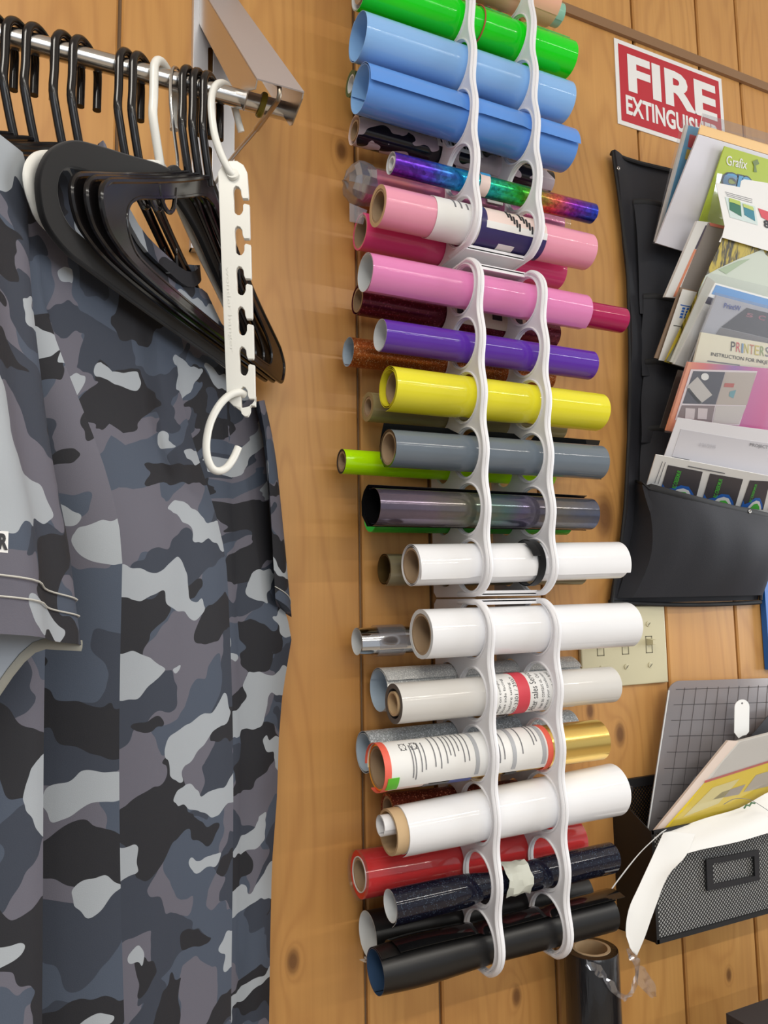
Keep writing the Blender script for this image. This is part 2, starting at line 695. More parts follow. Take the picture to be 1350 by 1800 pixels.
class Sheet:
    """flat or bowed sheet through four world corners TL TR BR BL; u right, v down"""
    def __init__(s, tl, tr, br, bl, bow=0.0, bowv=0.0):
        s.c = (V(tl), V(tr), V(br), V(bl))
        n = (s.c[1]-s.c[0]).cross(s.c[3]-s.c[0])
        n.normalize()
        s.n = n if n.y < 0 else -n
        s.bow, s.bowv = bow, bowv

    def P(s, u, v, dr=0.0):
        a = s.c[0]*(1-u)+s.c[1]*u
        b = s.c[3]*(1-u)+s.c[2]*u
        return a*(1-v)+b*v+s.n*(dr+s.bow*math.sin(math.pi*max(0, min(1, u)))+s.bowv*math.sin(math.pi*max(0, min(1, v))))

    def uv(s, p):
        """inverse of P for a flat sheet, by Newton steps"""
        u = v = .5
        for _ in range(12):
            q = s.P(u, v)
            du = (s.P(u+1e-3, v)-q)/1e-3
            dv = (s.P(u, v+1e-3)-q)/1e-3
            r = p-q
            a, b, c = du.dot(du), du.dot(dv), dv.dot(dv)
            e, f = r.dot(du), r.dot(dv)
            det = a*c-b*b
            u += (e*c-f*b)/det
            v += (f*a-e*b)/det
        return u, v

    def px(s, x, y):
        q = pxp(x, y, s.P(.5, .5), s.n)
        return s.uv(q)

    def body(s, name, mats, parent=None, th=.0006, n=None, m=None):
        nu = n or (9 if s.bow else 2)
        nv = m or (9 if s.bowv else 2)
        P = [[s.P(i/(nu-1), j/(nv-1)) for j in range(nv)] for i in range(nu)]
        vs, fs = slab(P, th, s.n)
        return mk(name, vs, fs, mats, parent)

    def rect(s, name, box, mat, parent, dr=.0004, n=2, m=2):
        u0, v0, u1, v1 = box
        P = [[s.P(lerp(u0, u1, i/(n-1)), lerp(v0, v1, j/(m-1)), dr) for j in range(m)] for i in range(n)]
        vs, fs = slab(P, dr*.8, s.n)
        return mk(name, vs, fs, mat, parent)

    def poly(s, name, pts, mat, parent, dr=.0004):
        vs = [s.P(u, v, dr) for u, v in pts]
        return mk(name, vs, [list(range(len(vs)))], mat, parent, sm=False)

    def polypx(s, name, pts, mat, parent, dr=.0004):
        return s.poly(name, [s.px(*p) for p in pts], mat, parent, dr)

    def text(s, name, txt, box, mat, parent, bold=0.0, dr=.0006, flip=False):
        u0, v0, u1, v1 = box
        tv, tf = text2d(txt, bold)
        if flip:
            tv = [(1-x, 1-y) for x, y in tv]
        vs = [s.P(lerp(u0, u1, x), lerp(v1, v0, y), dr) for x, y in tv]
        return mk(name, vs, tf, mat, parent, sm=False)

    def text4(s, name, txt, q, mat, parent, bold=0.0, dr=.0006):
        """text into the pixel quad TL TR BR BL"""
        tl, tr, br, bl = [s.px(*p) for p in q]
        tv, tf = text2d(txt, bold)
        vs = []
        for x, y in tv:
            v = 1-y
            u_ = (tl[0]*(1-x)+tr[0]*x)*(1-v)+(bl[0]*(1-x)+br[0]*x)*v
            v_ = (tl[1]*(1-x)+tr[1]*x)*(1-v)+(bl[1]*(1-x)+br[1]*x)*v
            vs.append(s.P(u_, v_, dr))
        return mk(name, vs, tf, mat, parent, sm=False)


def psheet(tl, tr, br, bl, **kw):
    a, b, d = px(*tl), px(*tr), px(*bl)
    n = (b-a).cross(d-a).normalized()
    return Sheet(a, b, pxp(br[0], br[1], a, n), d, **kw)


sg = thing('fire_extinguisher_sign', 'red and white fire extinguisher sign stuck on the wood wall', 'sign', (.97, -.001, 2.32))
S = Sheet((.849, -.0014, 2.396), (1.093, -.0014, 2.396), (1.093, -.0014, 2.2475), (.848, -.0014, 2.2475))
S.body('panel', MAT['paper'], sg, .0012)
S.rect('red_field', (.032, .05, .968, .95), gloss('sign_red', (190, 38, 54), .4), sg, .0003)
S.text('fire_lettering', 'FIRE', (.105, .135, .93, .575), MAT['paper'], sg, .035, .0006)
S.text('extinguisher_lettering', 'EXTINGUISHER', (.075, .63, .94, .86), MAT['paper'], sg, .03, .0006)

sw = thing('light_switch_plate', 'ivory triple light switch plate on the wall behind the white rolls', 'switch', (.805, 0, 1.42))
vs, fs = fill2d([[(-.079, -.055), (.079, -.055), (.079, .055), (-.079, .055)]], .0015, .002, 2)
mk('plate', [(.804+v[0], -.0035-v[2]*1.0, 1.4225+v[1]) for v in vs], [f[::-1] for f in fs], MAT['ivory'], sw)
for k, dx in enumerate((-.046, 0, .046)):
    cx = .804+dx
    b = MB()
    for (x0, x1, z0, z1) in ((-.0065, -.0052, -.0125, .0125), (.0052, .0065, -.0125, .0125), (-.0065, .0065, -.0125, -.0112), (-.0065, .0065, .0112, .0125)):
        b.box((cx+x0, -.0073, 1.4225+z0), (cx+x1, -.0066, 1.4225+z1))
    b.build('toggle_slot', M('slot_olive', (110, 104, 80), .6), sw, sm=False)  # olive frame around the toggle opening
    s_ = 1
    MB().hexa([(cx-.0045, -.0068, 1.4215), (cx+.0045, -.0068, 1.4215), (cx+.0045, -.0068, 1.4315), (cx-.0045, -.0068, 1.4315),
               (cx-.0032, -.0185, 1.4235), (cx+.0032, -.0185, 1.4235), (cx+.0032, -.0185, 1.4295), (cx-.0032, -.0185, 1.4295)]).build('toggle', MAT['ivory'], sw, ang=20)
    for dz in (-.030, .030):
        vs, fs = fill2d([[(math.cos(a*math.pi/6)*.0036, math.sin(a*math.pi/6)*.0036) for a in range(12)]], .0004, .0004)
        sc_ = mk('screw', [(cx+v[0], -.0074-v[2], 1.4225+dz+v[1]) for v in vs], fs, MAT['ivory'], sw)
        mk('screw_slot', [(cx-.0026, -.0097, 1.4225+dz-.0018), (cx-.0019, -.0097, 1.4225+dz-.0025), (cx+.0026, -.0097, 1.4225+dz+.0018), (cx+.0019, -.0097, 1.4225+dz+.0025)], [[0, 1, 2, 3]], M('slot_dark', (70, 66, 50), .7), sc_, sm=False)

# ---------------------------------------------------------------- rolls of vinyl
DF, DB = .098, .04
PLX = (.488, .581)
LEN = .3075


class Roll:
    def __init__(s, name, label, cat, A, B, rA, rB, group=None):
        s.A, s.B, s.rA, s.rB = A, B, rA, rB
        s.a = (B-A).normalized()
        s.L = (B-A).length
        s.extra = .0012
        s.u = (V((0, 0, 1))-s.a*s.a.z).normalized()
        s.w = s.a.cross(s.u)
        s.o = thing(name, label, cat, A, group)

    def P(s, t, phi, dr=0.0, k=1.0):
        r = lerp(s.rA, s.rB, t)*k+dr
        p = math.radians(phi)
        return s.A+s.a*(s.L*t)+s.u*(r*math.cos(p))+s.w*(r*math.sin(p))

    def free(s, t):
        """0 where the roll passes through a rack plate, 1 away from it"""
        x = s.A.x+s.a.x*s.L*t
        return 1-max(math.exp(-((x-q)/.011)**4) for q in PLX)

    def tx(s, x, phi=90):
        """fraction along the roll at photo column x"""
        lo, hi = -.2, 1.2
        for _ in range(30):
            m = (lo+hi)/2
            p = s.P(m, phi)
            if 675+FOC*(p-EYE).dot(RT)/depth(p) < x:
                lo = m
            else:
                hi = m
        return lo

    def spiral(s, name, mo, mi, turns=1.3, phi0=90, gap=.0012, th=.0004, flare=0.0, ts=None, prof=None, frange=50, k0=0.0):
        """film wound inwards from its free edge at angle phi0"""
        ts = ts or ([i/30 for i in range(31)] if flare else [0, 1])
        N = int(56*turns)
        vs, fs, fm = [], [], []
        for j, t in enumerate(ts):
            for side in (0, 1):
                for i in range(N+1):
                    a = i/N*turns
                    ph = phi0-a*360
                    dr = -gap*a-k0-(th if side else 0)
                    if flare and a*360 < frange:
                        dr += flare*s.free(t)*(1-a*360/frange)**2
                    k = prof(t, ph) if prof else 1.0
                    vs.append(s.P(t, ph, dr, k))
        W = (N+1)*2
        n = N+1
        for j in range(len(ts)-1):
            b0, b1 = j*W, (j+1)*W
            for i in range(N):
                fs.append([b0+i, b0+i+1, b1+i+1, b1+i][::-1])
                fm.append(0)
                fs.append([b0+n+i, b0+n+i+1, b1+n+i+1, b1+n+i])
                fm.append(1)
            fs.append([b0, b1, b1+n, b0+n][::-1])
            fs.append([b0+N, b1+N, b1+n+N, b0+n+N])
            fm += [0, 0]
        for b, fl in ((0, 1), ((len(ts)-1)*W, 0)):
            for i in range(N):
                q = [b+i, b+i+1, b+n+i+1, b+n+i]
                fs.append(q if fl else q[::-1])
                fm.append(1)
        return mk(name, vs, fs, [mo, mi], s.o, fm=fm)

    def core(s, rc, mat, t0=.002, t1=.998, th=.0028, name='core'):
        vs, fs = [], []
        N = 40
        for t in (t0, t1):
            for r in (rc, rc-th):
                for i in range(N):
                    p = 2*math.pi*i/N
                    vs.append(s.A+s.a*(s.L*t)+s.u*(r*math.cos(p))+s.w*(r*math.sin(p)))
        for i in range(N):
            j = (i+1) % N
            fs += [[i, j, 2*N+j, 2*N+i], [N+j, N+i, 3*N+i, 3*N+j], [j, i, N+i, N+j], [2*N+i, 2*N+j, 3*N+j, 3*N+i]]
        return mk(name, vs, fs, mat, s.o)

    def solid(s, name, mo, me, rc, t0=0, t1=1, edge=.0):
        """thickly wound film: outer skin, flat wound ends down to the core radius rc"""
        N = 64
        vs, fs, fm = [], [], []
        for t, e in ((t0, edge), (t1, edge)):
            for kind in (0, 1):
                for i in range(N):
                    vs.append(s.P(t, 360*i/N, 0) if kind == 0 else s.A+s.a*(s.L*t)+s.u*(rc*math.cos(2*math.pi*i/N))+s.w*(rc*math.sin(2*math.pi*i/N)))
        for i in range(N):
            j = (i+1) % N
            fs += [[i, j, 2*N+j, 2*N+i], [N+j, N+i, 3*N+i, 3*N+j], [j, i, N+i, N+j], [2*N+i, 2*N+j, 3*N+j, 3*N+i]]
            fm += [0, 1, 1, 1]
        return mk(name, vs, fs, [mo, me], s.o, fm=fm)

    def patch(s, name, t0, t1, p0, p1, mat, dr=.0004, n=None, th=None, tw=0.0):
        n = n or max(3, int(abs(p1-p0)/8))
        P = [[s.P(t+tw*(j/(n-1)), lerp(p0, p1, j/(n-1)), dr) for j in range(n)] for t in (t0, t1)]
        vs, fs = slab(P, th or dr*.8)
        # orient outwards
        return mk(name, vs, fs, mat, s.o)

    def text(s, name, txt, t0, t1, p0, p1, mat, dr=.0008, bold=0.0, vertical=True):
        """vertical: the line of writing runs around the roll from angle p0 to p1; t0..t1 is the letter height"""
        tv, tf = text2d(txt, bold)
        vs = []
        for x, y in tv:
            if vertical:
                vs.append(s.P(lerp(t0, t1, y), lerp(p0, p1, x), dr))
            else:
                vs.append(s.P(lerp(t0, t1, x), lerp(p0, p1, y), dr))
        return mk(name, vs, tf, mat, s.o, sm=False)


def roll(name, label, row, a, b, ra, rb, cat='vinyl roll', cap=None):
    d = DF if row == 'f' else DB
    A = px(a[0], a[1], d)
    if b is None:
        B = A+V((LEN, 0, 0))
    elif b == 'r':
        raise ValueError
    else:
        B = px(b[0], b[1], d)
    rA = ra*depth(A)/FOC
    rB = rb*depth(B)/FOC
    if row == 'b':
        rA, rB = min(rA, .0262), min(rB, .0248)
    return Roll(name, label, 'roll', A, B, rA, rB, None)


R = {}
# ---- front row, top to bottom
B_ = px(968, 12, DF)
r = R['F1'] = Roll('vinyl_roll', 'peach vinyl roll at the very top, cut by the frame', 'roll', B_-V((LEN, 0, 0)), B_, .0262, .0262)
r.spiral('film', MAT['film_peach'], MAT['backing'], 1.4, 150)
r.core(.019, MAT['core'])
r.patch('pale_tape', .70, .78, 60, 150, MAT['label_blush'])
r = R['F2'] = roll('vinyl_roll', 'bright green vinyl roll with a rubber band, second from top in front row', 'f', (632, -21), (996, 106), 36, 33)
r.spiral('film', MAT['film_green'], MAT['backing'], 1.5, 20, flare=.003, frange=40)
r.core(.017, MAT['core'])
b = MB().tube([r.P(r.tx(849)+.012*math.sin(math.radians(p)), p, .0006) for p in range(0, 360, 10)], .0011, 6, closed=True)
b.build('rubber_band', MAT['rubber_band'], r.o)
r = R['F3'] = roll('vinyl_roll', 'pale sky blue hollow vinyl roll above the deeper blue one', 'f', (629, 64), (990, 181), 42, 37)
r.spiral('film', MAT['film_sky'], MAT['film_bluein'], 1.35, -20, gap=.0016)
r = R['F4'] = roll('vinyl_roll', 'deeper blue hollow vinyl roll with a loose overhanging front edge', 'f', (636, 157), (990, 264), 43, 38)
r.spiral('film', MAT['film_blue'], MAT['film_bluein'], 1.5, 104, gap=.0018, flare=.0035, frange=70, ts=[-.008+1.02*i/30 for i in range(31)])
r = R['F5'] = roll('vinyl_roll', 'thin rainbow holographic vinyl roll below the blue rolls', 'f', (687, 287), (1040, 376), 20, 18)
r.spiral('film', MAT['film_rainbow'], MAT['backing'], 1.3, 140, gap=.001)
r.core(.0085, MAT['backing'], th=.002, name='white_core')
r.patch('tape_band', r.tx(848), r.tx(865), -75, 175, MAT['label_blush'], .0006, tw=-.012)
r.patch('blue_tape_end', r.tx(848), r.tx(865), -75, 62, MAT['label_blue'], .0010, tw=-.004)
r = R['F6'] = roll('vinyl_roll', 'light pink vinyl roll with a paper label, lowest in top rack front', 'f', (664, 362), (1030, 443), 36, 31)
r.solid('film', MAT['film_pink'], MAT['core_tan'], .0195)
r.core(.0195, MAT['core'])
T = r.tx
r.patch('paper_label', T(769), T(846), -90, 230, MAT['paper'], .0005)
r.patch('printed_label', T(855), T(961), -80, 96, MAT['label_blush'], .0008)
r.patch('navy_label_band', T(855), T(961), 112, 195, MAT['label_navy'], .0008)
r.patch('navy_label_edge', T(846), T(856), -70, 195, MAT['label_navy'], .001)
r.patch('white_label_line', T(855), T(961), 94, 113, MAT['paper'], .0011)
for dt in (0, 22):
    for q in range(5):
        r.patch('butterfly_print', T(893+dt+4.5*q), T(896+dt+4.5*q), 40+11*q, 70+9*q, MAT['ink_black'], .0012)
r.text('script_lettering', 'for', T(778), T(788), 30, 85, MAT['ink_black'])
for q in range(3):
    r.patch('fine_print', T(800+11*q), T(802.5+11*q), 30+10*q, 75, MAT['ink'], .0008)
r.patch('barcode_label', T(884), T(912), 150, 172, MAT['paper'], .0011)

r = R['F7'] = roll('vinyl_roll', 'orchid pink hollow vinyl roll, topmost in the middle rack', 'f', (642, 479), (1022, 549), 35, 31)
r.spiral('film', MAT['film_orchid'], MAT['backing'], 1.5, 165, gap=.0012, flare=.002)
e = R['F7']
bA = px(740, 499, DF)
bB = px(1092, 563, DF)
r = R['F7b'] = Roll('vinyl_roll', 'dark berry vinyl roll sticking out of the orchid pink roll', 'roll', bA, bB, .0178, .0178)
r.spiral('film', MAT['film_berry'], MAT['backing'], 1.3, -10, gap=.001)
r = R['F8'] = roll('vinyl_roll', 'purple hollow vinyl roll above the yellow one', 'f', (668, 589), (1036, 642), 29, 25.5)
r.spiral('film', MAT['film_purple'], MAT['backing'], 1.4, 200, gap=.001)
r = R['F9'] = roll('vinyl_roll', 'bright yellow vinyl roll with a loose flared left end', 'f', (682, 681), (1052, 723), 39, 32)
r.spiral('film', MAT['film_yellow'], MAT['film_yellow'], 2.6, 195, gap=.0019, flare=.002)
r.core(.0188, MAT['core'], t0=.02)
r = R['F10'] = roll('vinyl_roll', 'slate gray vinyl roll with black sheet curling over its top', 'f', (682, 788), (1052, 813), 33.5, 30)
r.solid('film', MAT['film_gray'], MAT['film_blackgloss'], .0195, t1=.998)
r.core(.0195, MAT['core'])
P = []
for t in [1.045*i/30 for i in range(31)]:
    P.append([r.P(t, p, .0006+f*max(.06, r.free(t))) for p, f in ((-150, 0), (-110, 0), (-75, .0006), (-50, .0022), (-30, .0058), (-17, .0105))])
vs, fs = slab(P, .0004)
mk('black_flap', vs, fs, MAT['film_blackgloss'], r.o)
r = R['F11'] = roll('vinyl_roll', 'dark holographic vinyl roll with a black top edge', 'f', (655, 890), (1036, 903), 35.5, 29.5)
r.spiral('film', MAT['film_darkholo'], MAT['film_blackgloss'], 1.4, -22, gap=.002)
P = [[r.P(t, p, .0006+f) for p, f in ((-160, 0), (-110, 0), (-70, .0004), (-40, .0008), (-18, .0012), (-6, .0014))] for t in (-.012, .5, 1.0)]
vs, fs = slab(P, .0004)
mk('black_flap', vs, fs, MAT['film_blackgloss'], r.o)
r = R['F12'] = roll('vinyl_roll', 'white vinyl roll held by a black tie, lowest in middle rack', 'f', (722, 994), (1085, 985), 38.5, 33.5)
r.spiral('film', MAT['film_white'], MAT['film_white'], 2.3, 126, gap=.0018, flare=.0035, frange=60)
r.core(.0205, MAT['core'])
r.patch('black_tie', r.tx(945), r.tx(957), -120, 235, MAT['velvet'], .0022, th=.0016)
P = [[r.P(r.tx(932)+.035*s_+.02*k, 30+q*16, .003+.0015*q, 1) for q in range(4)] for s_, k in ((0, 0), (.8, .3))]
vs, fs = slab(P, .0012)
mk('tie_tab', vs, fs, MAT['velvet'], r.o)
r = R['F13'] = roll('vinyl_roll', 'large glossy white vinyl roll on a cardboard core, topmost in bottom rack', 'f', (740, 1115), (1102, 1098), 43, 38)
r.solid('film', MAT['film_white'], MAT['backing'], .0236)
r.spiral('outer_wrap', MAT['film_white'], MAT['film_white'], .9, 160, gap=.0004, k0=-.0008)
r.core(.0236, MAT['core'])
r = R['F14'] = roll('vinyl_roll', 'pearl white vinyl roll with a red striped instruction label', 'f', (692, 1237), (1072, 1203), 35, 31)
r.solid('film', MAT['film_pearl'], M('dark_wound_edge', (86, 88, 90), .5), .0165)
r.core(.0135, MAT['core_tan'], t0=-.004, th=.0022)
T = r.tx
r.patch('instruction_label', T(871), T(985), -100, 200, MAT['paper'], .0006)
r.patch('red_stripe', T(911), T(931), -80, 200, MAT['label_red'], .0010)
r.patch('clear_tape', T(978), T(985), -80, 200, MAT['clear_film'], .0012)
for x0, w_, p0, p1, tx_ in [(876, 6, 20, 150, 'design on computer'), (885, 6, 35, 150, 'Gloss side facing'), (895, 6, 50, 155, 'it before using'), (904, 6, 30, 150, '307-3301 / 3507'), (934, 11, 5, 150, 'After sales Service'), (950, 6, 20, 140, 'free to contact us. Our'), (960, 6, 20, 145, 'service, your satisfaction'), (969, 6, 20, 140, 'and contact us and')]:
    r.text('label_lettering', tx_, T(x0+w_), T(x0), p1, p0, MAT['ink_black'], .0012, .0)
P = [[r.P(r.tx(880)+.02*i, 165+q*12, .001+.004*math.sin(q*1.3+i*2)**2) for q in range(5)] for i in range(4)]
vs, fs = slab(P, .0003)
mk('wrinkled_wrap_end', vs, fs, MAT['clear_crinkle'], r.o)
r = R['F15'] = roll('vinyl_roll', 'gold foil vinyl roll wrapped in a printed white label', 'f', (664, 1349), (1050, 1300), 40, 34.5)
r.solid('film', MAT['film_gold'], MAT['film_gold'], .0225)
r.core(.0225, MAT['core'])
T = r.tx
r.patch('printed_label', T(680), T(968), -100, 140, MAT['paper'], .0005)
r.patch('inner_label', T(684), T(760), 138, 220, MAT['label_blush'], .0003)
r.patch('orange_label_edge', T(676), T(688), -90, 205, MAT['label_orange'], .0008)
r.patch('orange_label_edge', T(963), T(972), -90, 205, MAT['label_orange'], .0008)
r.patch('green_label_square', T(682), T(702), 106, 142, MAT['label_green'], .0011)
r.patch('blue_photo_print', T(796), T(835), 142, 175, M('photo_blue', (66, 80, 150), .4), .0008)
r.patch('dark_photo_print', T(752), T(800), 145, 180, M('photo_gray', (90, 92, 96), .4), .0008)
r.patch('dark_photo_print', T(895), T(915), 142, 160, MAT['ink_black'], .0008)
for x0, p0, p1 in ((836, -5, 128), (901, -5, 128), (953, -5, 124)):
    r.patch('gray_print_bar', T(x0), T(x0+6.5), p0, p1, M('bar_gray', (176, 178, 182), .5), .0009)
for q, (x0, p0, p1) in enumerate([(726, 30, 112), (731, 32, 118), (741, 25, 100), (748, 26, 96), (765, 5, 92), (775, 3, 98), (786, 6, 88), (793, 8, 70), (800, 4, 74), (808, 8, 62), (816, 4, 90), (824, 2, 88), (878, 2, 104), (886, 2, 96), (918, 6, 88), (939, 2, 70), (945, 2, 62)]):
    r.patch('fine_print', T(x0), T(x0+1.6), p0, p1, MAT['ink'], .0008)
for t0 in (T(716), T(735)):
    b = MB()
    for a0, a1 in ((-1, 1), (1, -1)):
        b.tube([r.P(t0-.012*a0, 22, .0008), r.P(t0+.012*a0, 44, .0008)], .0006, 4)
    b.tube([r.P(t0+.013*math.cos(k*.63), 33+11*math.sin(k*.63), .0008) for k in range(10)], .0005, 4, closed=True)
    b.build('crossed_symbol', MAT['ink_black'], r.o)
r = R['F16'] = roll('vinyl_roll', 'wide white vinyl roll with a smaller white roll inside its core', 'f', (702, 1459), (1079, 1386), 42, 43)
r.spiral('film', MAT['film_white'], MAT['film_white'], 1.6, 168, gap=.0012, flare=.0018)
r.core(.0243, MAT['core_tan'], t0=-.045, t1=.95)
r2 = Roll('inner_roll', 'small rolled white sheet tucked inside the cardboard core', 'roll', r.P(-.075, 180, -.0335), r.P(.6, 180, -.0335), .0118, .0118)
r2.spiral('film', MAT['film_white'], MAT['film_white'], 1.7, 100, gap=.0012)
r = R['F17'] = roll('vinyl_roll', 'navy glitter vinyl roll pinched in the middle by masking tape', 'f', (686, 1593), (1075, 1505), 29, 24)
pin = lambda t, ph: 1-.3*math.exp(-((t-.47)/.12)**2)
r.spiral('film', MAT['film_navyglitter'], MAT['backing'], 1.4, 170, gap=.0012, flare=.003, ts=[i/30 for i in range(31)], prof=pin)
P = []
for i in range(6):
    t = .46+.022*i
    P.append([r.P(t, -20+24*q, .002+.0035*abs(math.sin(i*1.9+q*1.1)), .78+.05*math.sin(q*2+i)) for q in range(8)])
P[0] = [p_+r.u*.002 for p_ in P[0]]
vs, fs = slab(P, .0004)
mk('masking_tape', vs, fs, M('pale_masking_tape', (206, 208, 196), .7), r.o, ang=20)
r = R['F18'] = roll('vinyl_roll', 'satin black vinyl roll with a lifted front flap, lowest front roll', 'f', (660, 1708), (1068, 1603), 37, 33)
pin = lambda t, ph: 1+.14*math.exp(-((t-.16)/.17)**2)-.02*math.exp(-((t-.47)/.08)**2)
r.spiral('film', MAT['film_black'], MAT['film_navyin'], 1.6, 42, gap=.0014, flare=.0022, frange=60, ts=[i/30 for i in range(31)], prof=pin)
P = [[r.P(t, p, .0010+f*max(.05, r.free(t)), pin(t, 0)) for p, f in ((-60, 0), (-25, .0008), (5, .002), (28, .0045), (44, .008))] for t in [.06+.97*i/40 for i in range(41)]]
vs, fs = slab(P, .0004)
mk('loose_flap', vs, fs, MAT['film_blackgloss'], r.o)

# ---- back row
B_ = px(982, 28, DB)
r = R['B1'] = Roll('vinyl_roll', 'mint green vinyl roll behind the peach roll at the top', 'roll', B_-V((LEN, 0, 0)), B_, .0172, .0172)
r.spiral('film', MAT['film_mint'], MAT['backing'], 1.3, 150)
r = R['B2'] = roll('vinyl_roll', 'dark green vinyl roll hidden behind the blue rolls', 'b', (616, 147), None, 22, 20)
r.solid('film', MAT['film_darkgreen'], MAT['film_darkgreen'], .0115)
r.core(.0115, MAT['backing'], name='white_core', th=.002)
r = R['B3'] = roll('vinyl_roll', 'black and white cow print vinyl roll behind the rainbow one', 'b', (622, 229), (962, 323), 26, 22)
r.spiral('film', MAT['film_cow'], MAT['label_blush'], 1.4, 150)
r.core(.0125, MAT['core'], th=.002)
r.patch('barcode_label', .37, .60, 10, 95, MAT['paper'], .0003)
for q in range(11):
    r.patch('barcode_stripe', .385+.019*q, .385+.019*q+(.006 if q % 3 else .011), 22, 78, MAT['ink_black'], .0006)
r = R['B4'] = Roll('vinyl_roll', 'pink foil vinyl roll in a crinkled clear bag', 'roll', px(643, 325, DB), px(978, 400, DB), .0215, .0195)
r.spiral('film', MAT['film_pinkfoil'], MAT['film_pinkfoil'], 1.4, 150)
r.core(.013, MAT['core'])
P = []
rr = random.Random(3)
for i, (t, k) in enumerate(((.02, 1.13), (-.02, 1.16), (-.05, 1.12), (-.075, .9), (-.09, .55), (-.097, .1))):
    P.append([r.P(t+rr.uniform(-.006, .006), q*24, rr.uniform(-.0022, .0022), k) for q in range(16)])
    P[-1][15] = P[-1][0]
vs, fs = slab(P, .0002)
mk('bag_end', vs, fs, MAT['clear_bagend'], r.o, ang=12)
r.patch('bag_film', .0, 1.03, -110, 210, MAT['clear_film'], .0014, th=.0002)
r.patch('barcode_label', r.tx(855), r.tx(882), 25, 90, MAT['paper'], .002)
for q in range(6):
    r.patch('barcode_stripe', r.tx(858+3.6*q), r.tx(859.6+3.6*q), 38, 78, MAT['ink_black'], .0025)
r = R['B5'] = roll('vinyl_roll', 'hot pink vinyl roll on a core behind the labelled pink one', 'b', (633, 407), (980, 482), 32, 27)
r.solid('film', MAT['film_hotpink'], MAT['film_hotpink'], .0205)
r.core(.0205, MAT['core'])
vs, fs = fill2d([[(-.012, -.01), (.006, -.01), (.012, .008), (-.012, .012)]], .0002)
A0 = px(630, 378, .05)
mk('clear_tab', [A0+V((v[0], v[2], v[1]*1.1)) for v in vs], fs, MAT['clear_tab'], r.o)
r = R['B6'] = roll('vinyl_roll', 'dark maroon vinyl roll behind the orchid pink one', 'b', (628, 527), (972, 590), 27, 23)
r.spiral('film', MAT['film_maroon'], MAT['film_maroon'], 1.6, 190)
r.core(.0155, MAT['core'])
r.patch('beige_label', .40, .80, -40, 130, M('beige_label', (214, 196, 176), .5), .0006)
for t0, w_ in ((.44, .03), (.62, .05), (.74, .04)):
    r.patch('dark_print', t0, t0+w_, 20, 95, MAT['ink_black'], .0011)
r = R['B7'] = roll('vinyl_roll', 'copper bronze textured vinyl roll behind the purple one', 'b', (612, 618), (964, 664), 27, 23)
r.spiral('film', MAT['film_bronze'], MAT['film_palein'], 1.3, -30)
r = R['B8'] = roll('vinyl_roll', 'olive beige vinyl roll on a core behind the yellow one', 'b', (646, 715), (984, 752), 26, 22)
r.solid('film', MAT['film_olive'], MAT['film_olive'], .0125)
r.core(.0125, MAT['core'])
r = R['B9'] = roll('vinyl_roll', 'lime green vinyl roll sticking out left behind the slate one', 'b', (600, 811), None, 22, 20)
r.solid('film', MAT['film_lime'], MAT['ink_black'], .0128)
r.core(.0125, MAT['core'])
r = R['B10'] = roll('vinyl_roll', 'leaf green vinyl roll peeking out below the dark holographic one', 'b', (651, 908), (992, 916), 29, 25)
r.spiral('film', MAT['film_kelly'], MAT['film_kellyin'], 1.4, 170)
r = R['B11'] = roll('vinyl_roll', 'taupe vinyl roll behind the tied white one', 'b', (675, 1001), (1018, 1003), 29, 25)
r.spiral('film', MAT['film_taupe'], M('film_brassin', (120, 96, 56), .3, .5), 2.2, 180, gap=.0016)
r = R['B12'] = roll('vinyl_roll', 'mirror chrome vinyl roll behind the large glossy white one', 'b', (627, 1128), None, 25, 23)
r.spiral('film', MAT['film_chrome'], MAT['backing'], 1.4, 120, flare=.002)
r.patch('clear_wrap', r.tx(668), r.tx(716), -100, 220, MAT['clear_crinkle'], .0016, th=.0002)
r = R['B13'] = roll('vinyl_roll', 'silver mesh textured hollow vinyl roll behind the pearl one', 'b', (666, 1213), (1003, 1186), 41, 34)
r.spiral('film', MAT['film_silvermesh'], MAT['film_palein'], 1.35, 62, gap=.0016, flare=.002)
r = R['B14'] = roll('vinyl_roll', 'silver glitter hollow vinyl roll behind the gold one', 'b', (640, 1323), (1000, 1280), 38, 33)
r.spiral('film', MAT['film_silverglitter'], MAT['film_palein'], 1.9, 120, gap=.0022)
r = R['B15'] = roll('vinyl_roll', 'rust red glitter vinyl roll behind the wide white one', 'b', (681, 1422), (1010, 1385), 27, 24)
r.solid('film', MAT['film_rust'], MAT['film_rust'], .0145)
r.core(.0145, MAT['core'])
r = R['B16'] = roll('vinyl_roll', 'red vinyl roll on a core sticking out left near the bottom', 'b', (632, 1537), (1012, 1474), 40, 36)
r.solid('film', MAT['film_red'], MAT['film_red'], .0192)
r.core(.0192, MAT['backing'], th=.0012, t0=-.003, name='white_core')
r.core(.018, MAT['core'], t0=0.0)
r.patch('clear_wrap', -.012, 1.0, -110, 250, MAT['clear_film'], .0006, th=.0002)
r = R['B17'] = roll('vinyl_roll', 'black vinyl roll with white lining behind the lowest black one', 'b', (646, 1643), (1025, 1566), 40, 30)
r.spiral('film', MAT['film_black'], MAT['backing'], 1.2, 200, gap=.0016, flare=.004)
P = [[r.P(t, p, -.0005+f) for p, f in ((150, 0), (175, .003), (195, .008), (210, .014))] for t in (-.004, .12, .24)]
vs, fs = slab(P, .0003)
mk('white_lining_flap', vs, fs, MAT['paper'], r.o)

# ---------------------------------------------------------------- the three wall racks


def circ(cx, cy, r_, n=36):
    return [(cx+r_*math.cos(2*math.pi*i/n), cy+r_*math.sin(2*math.pi*i/n)) for i in range(n)]


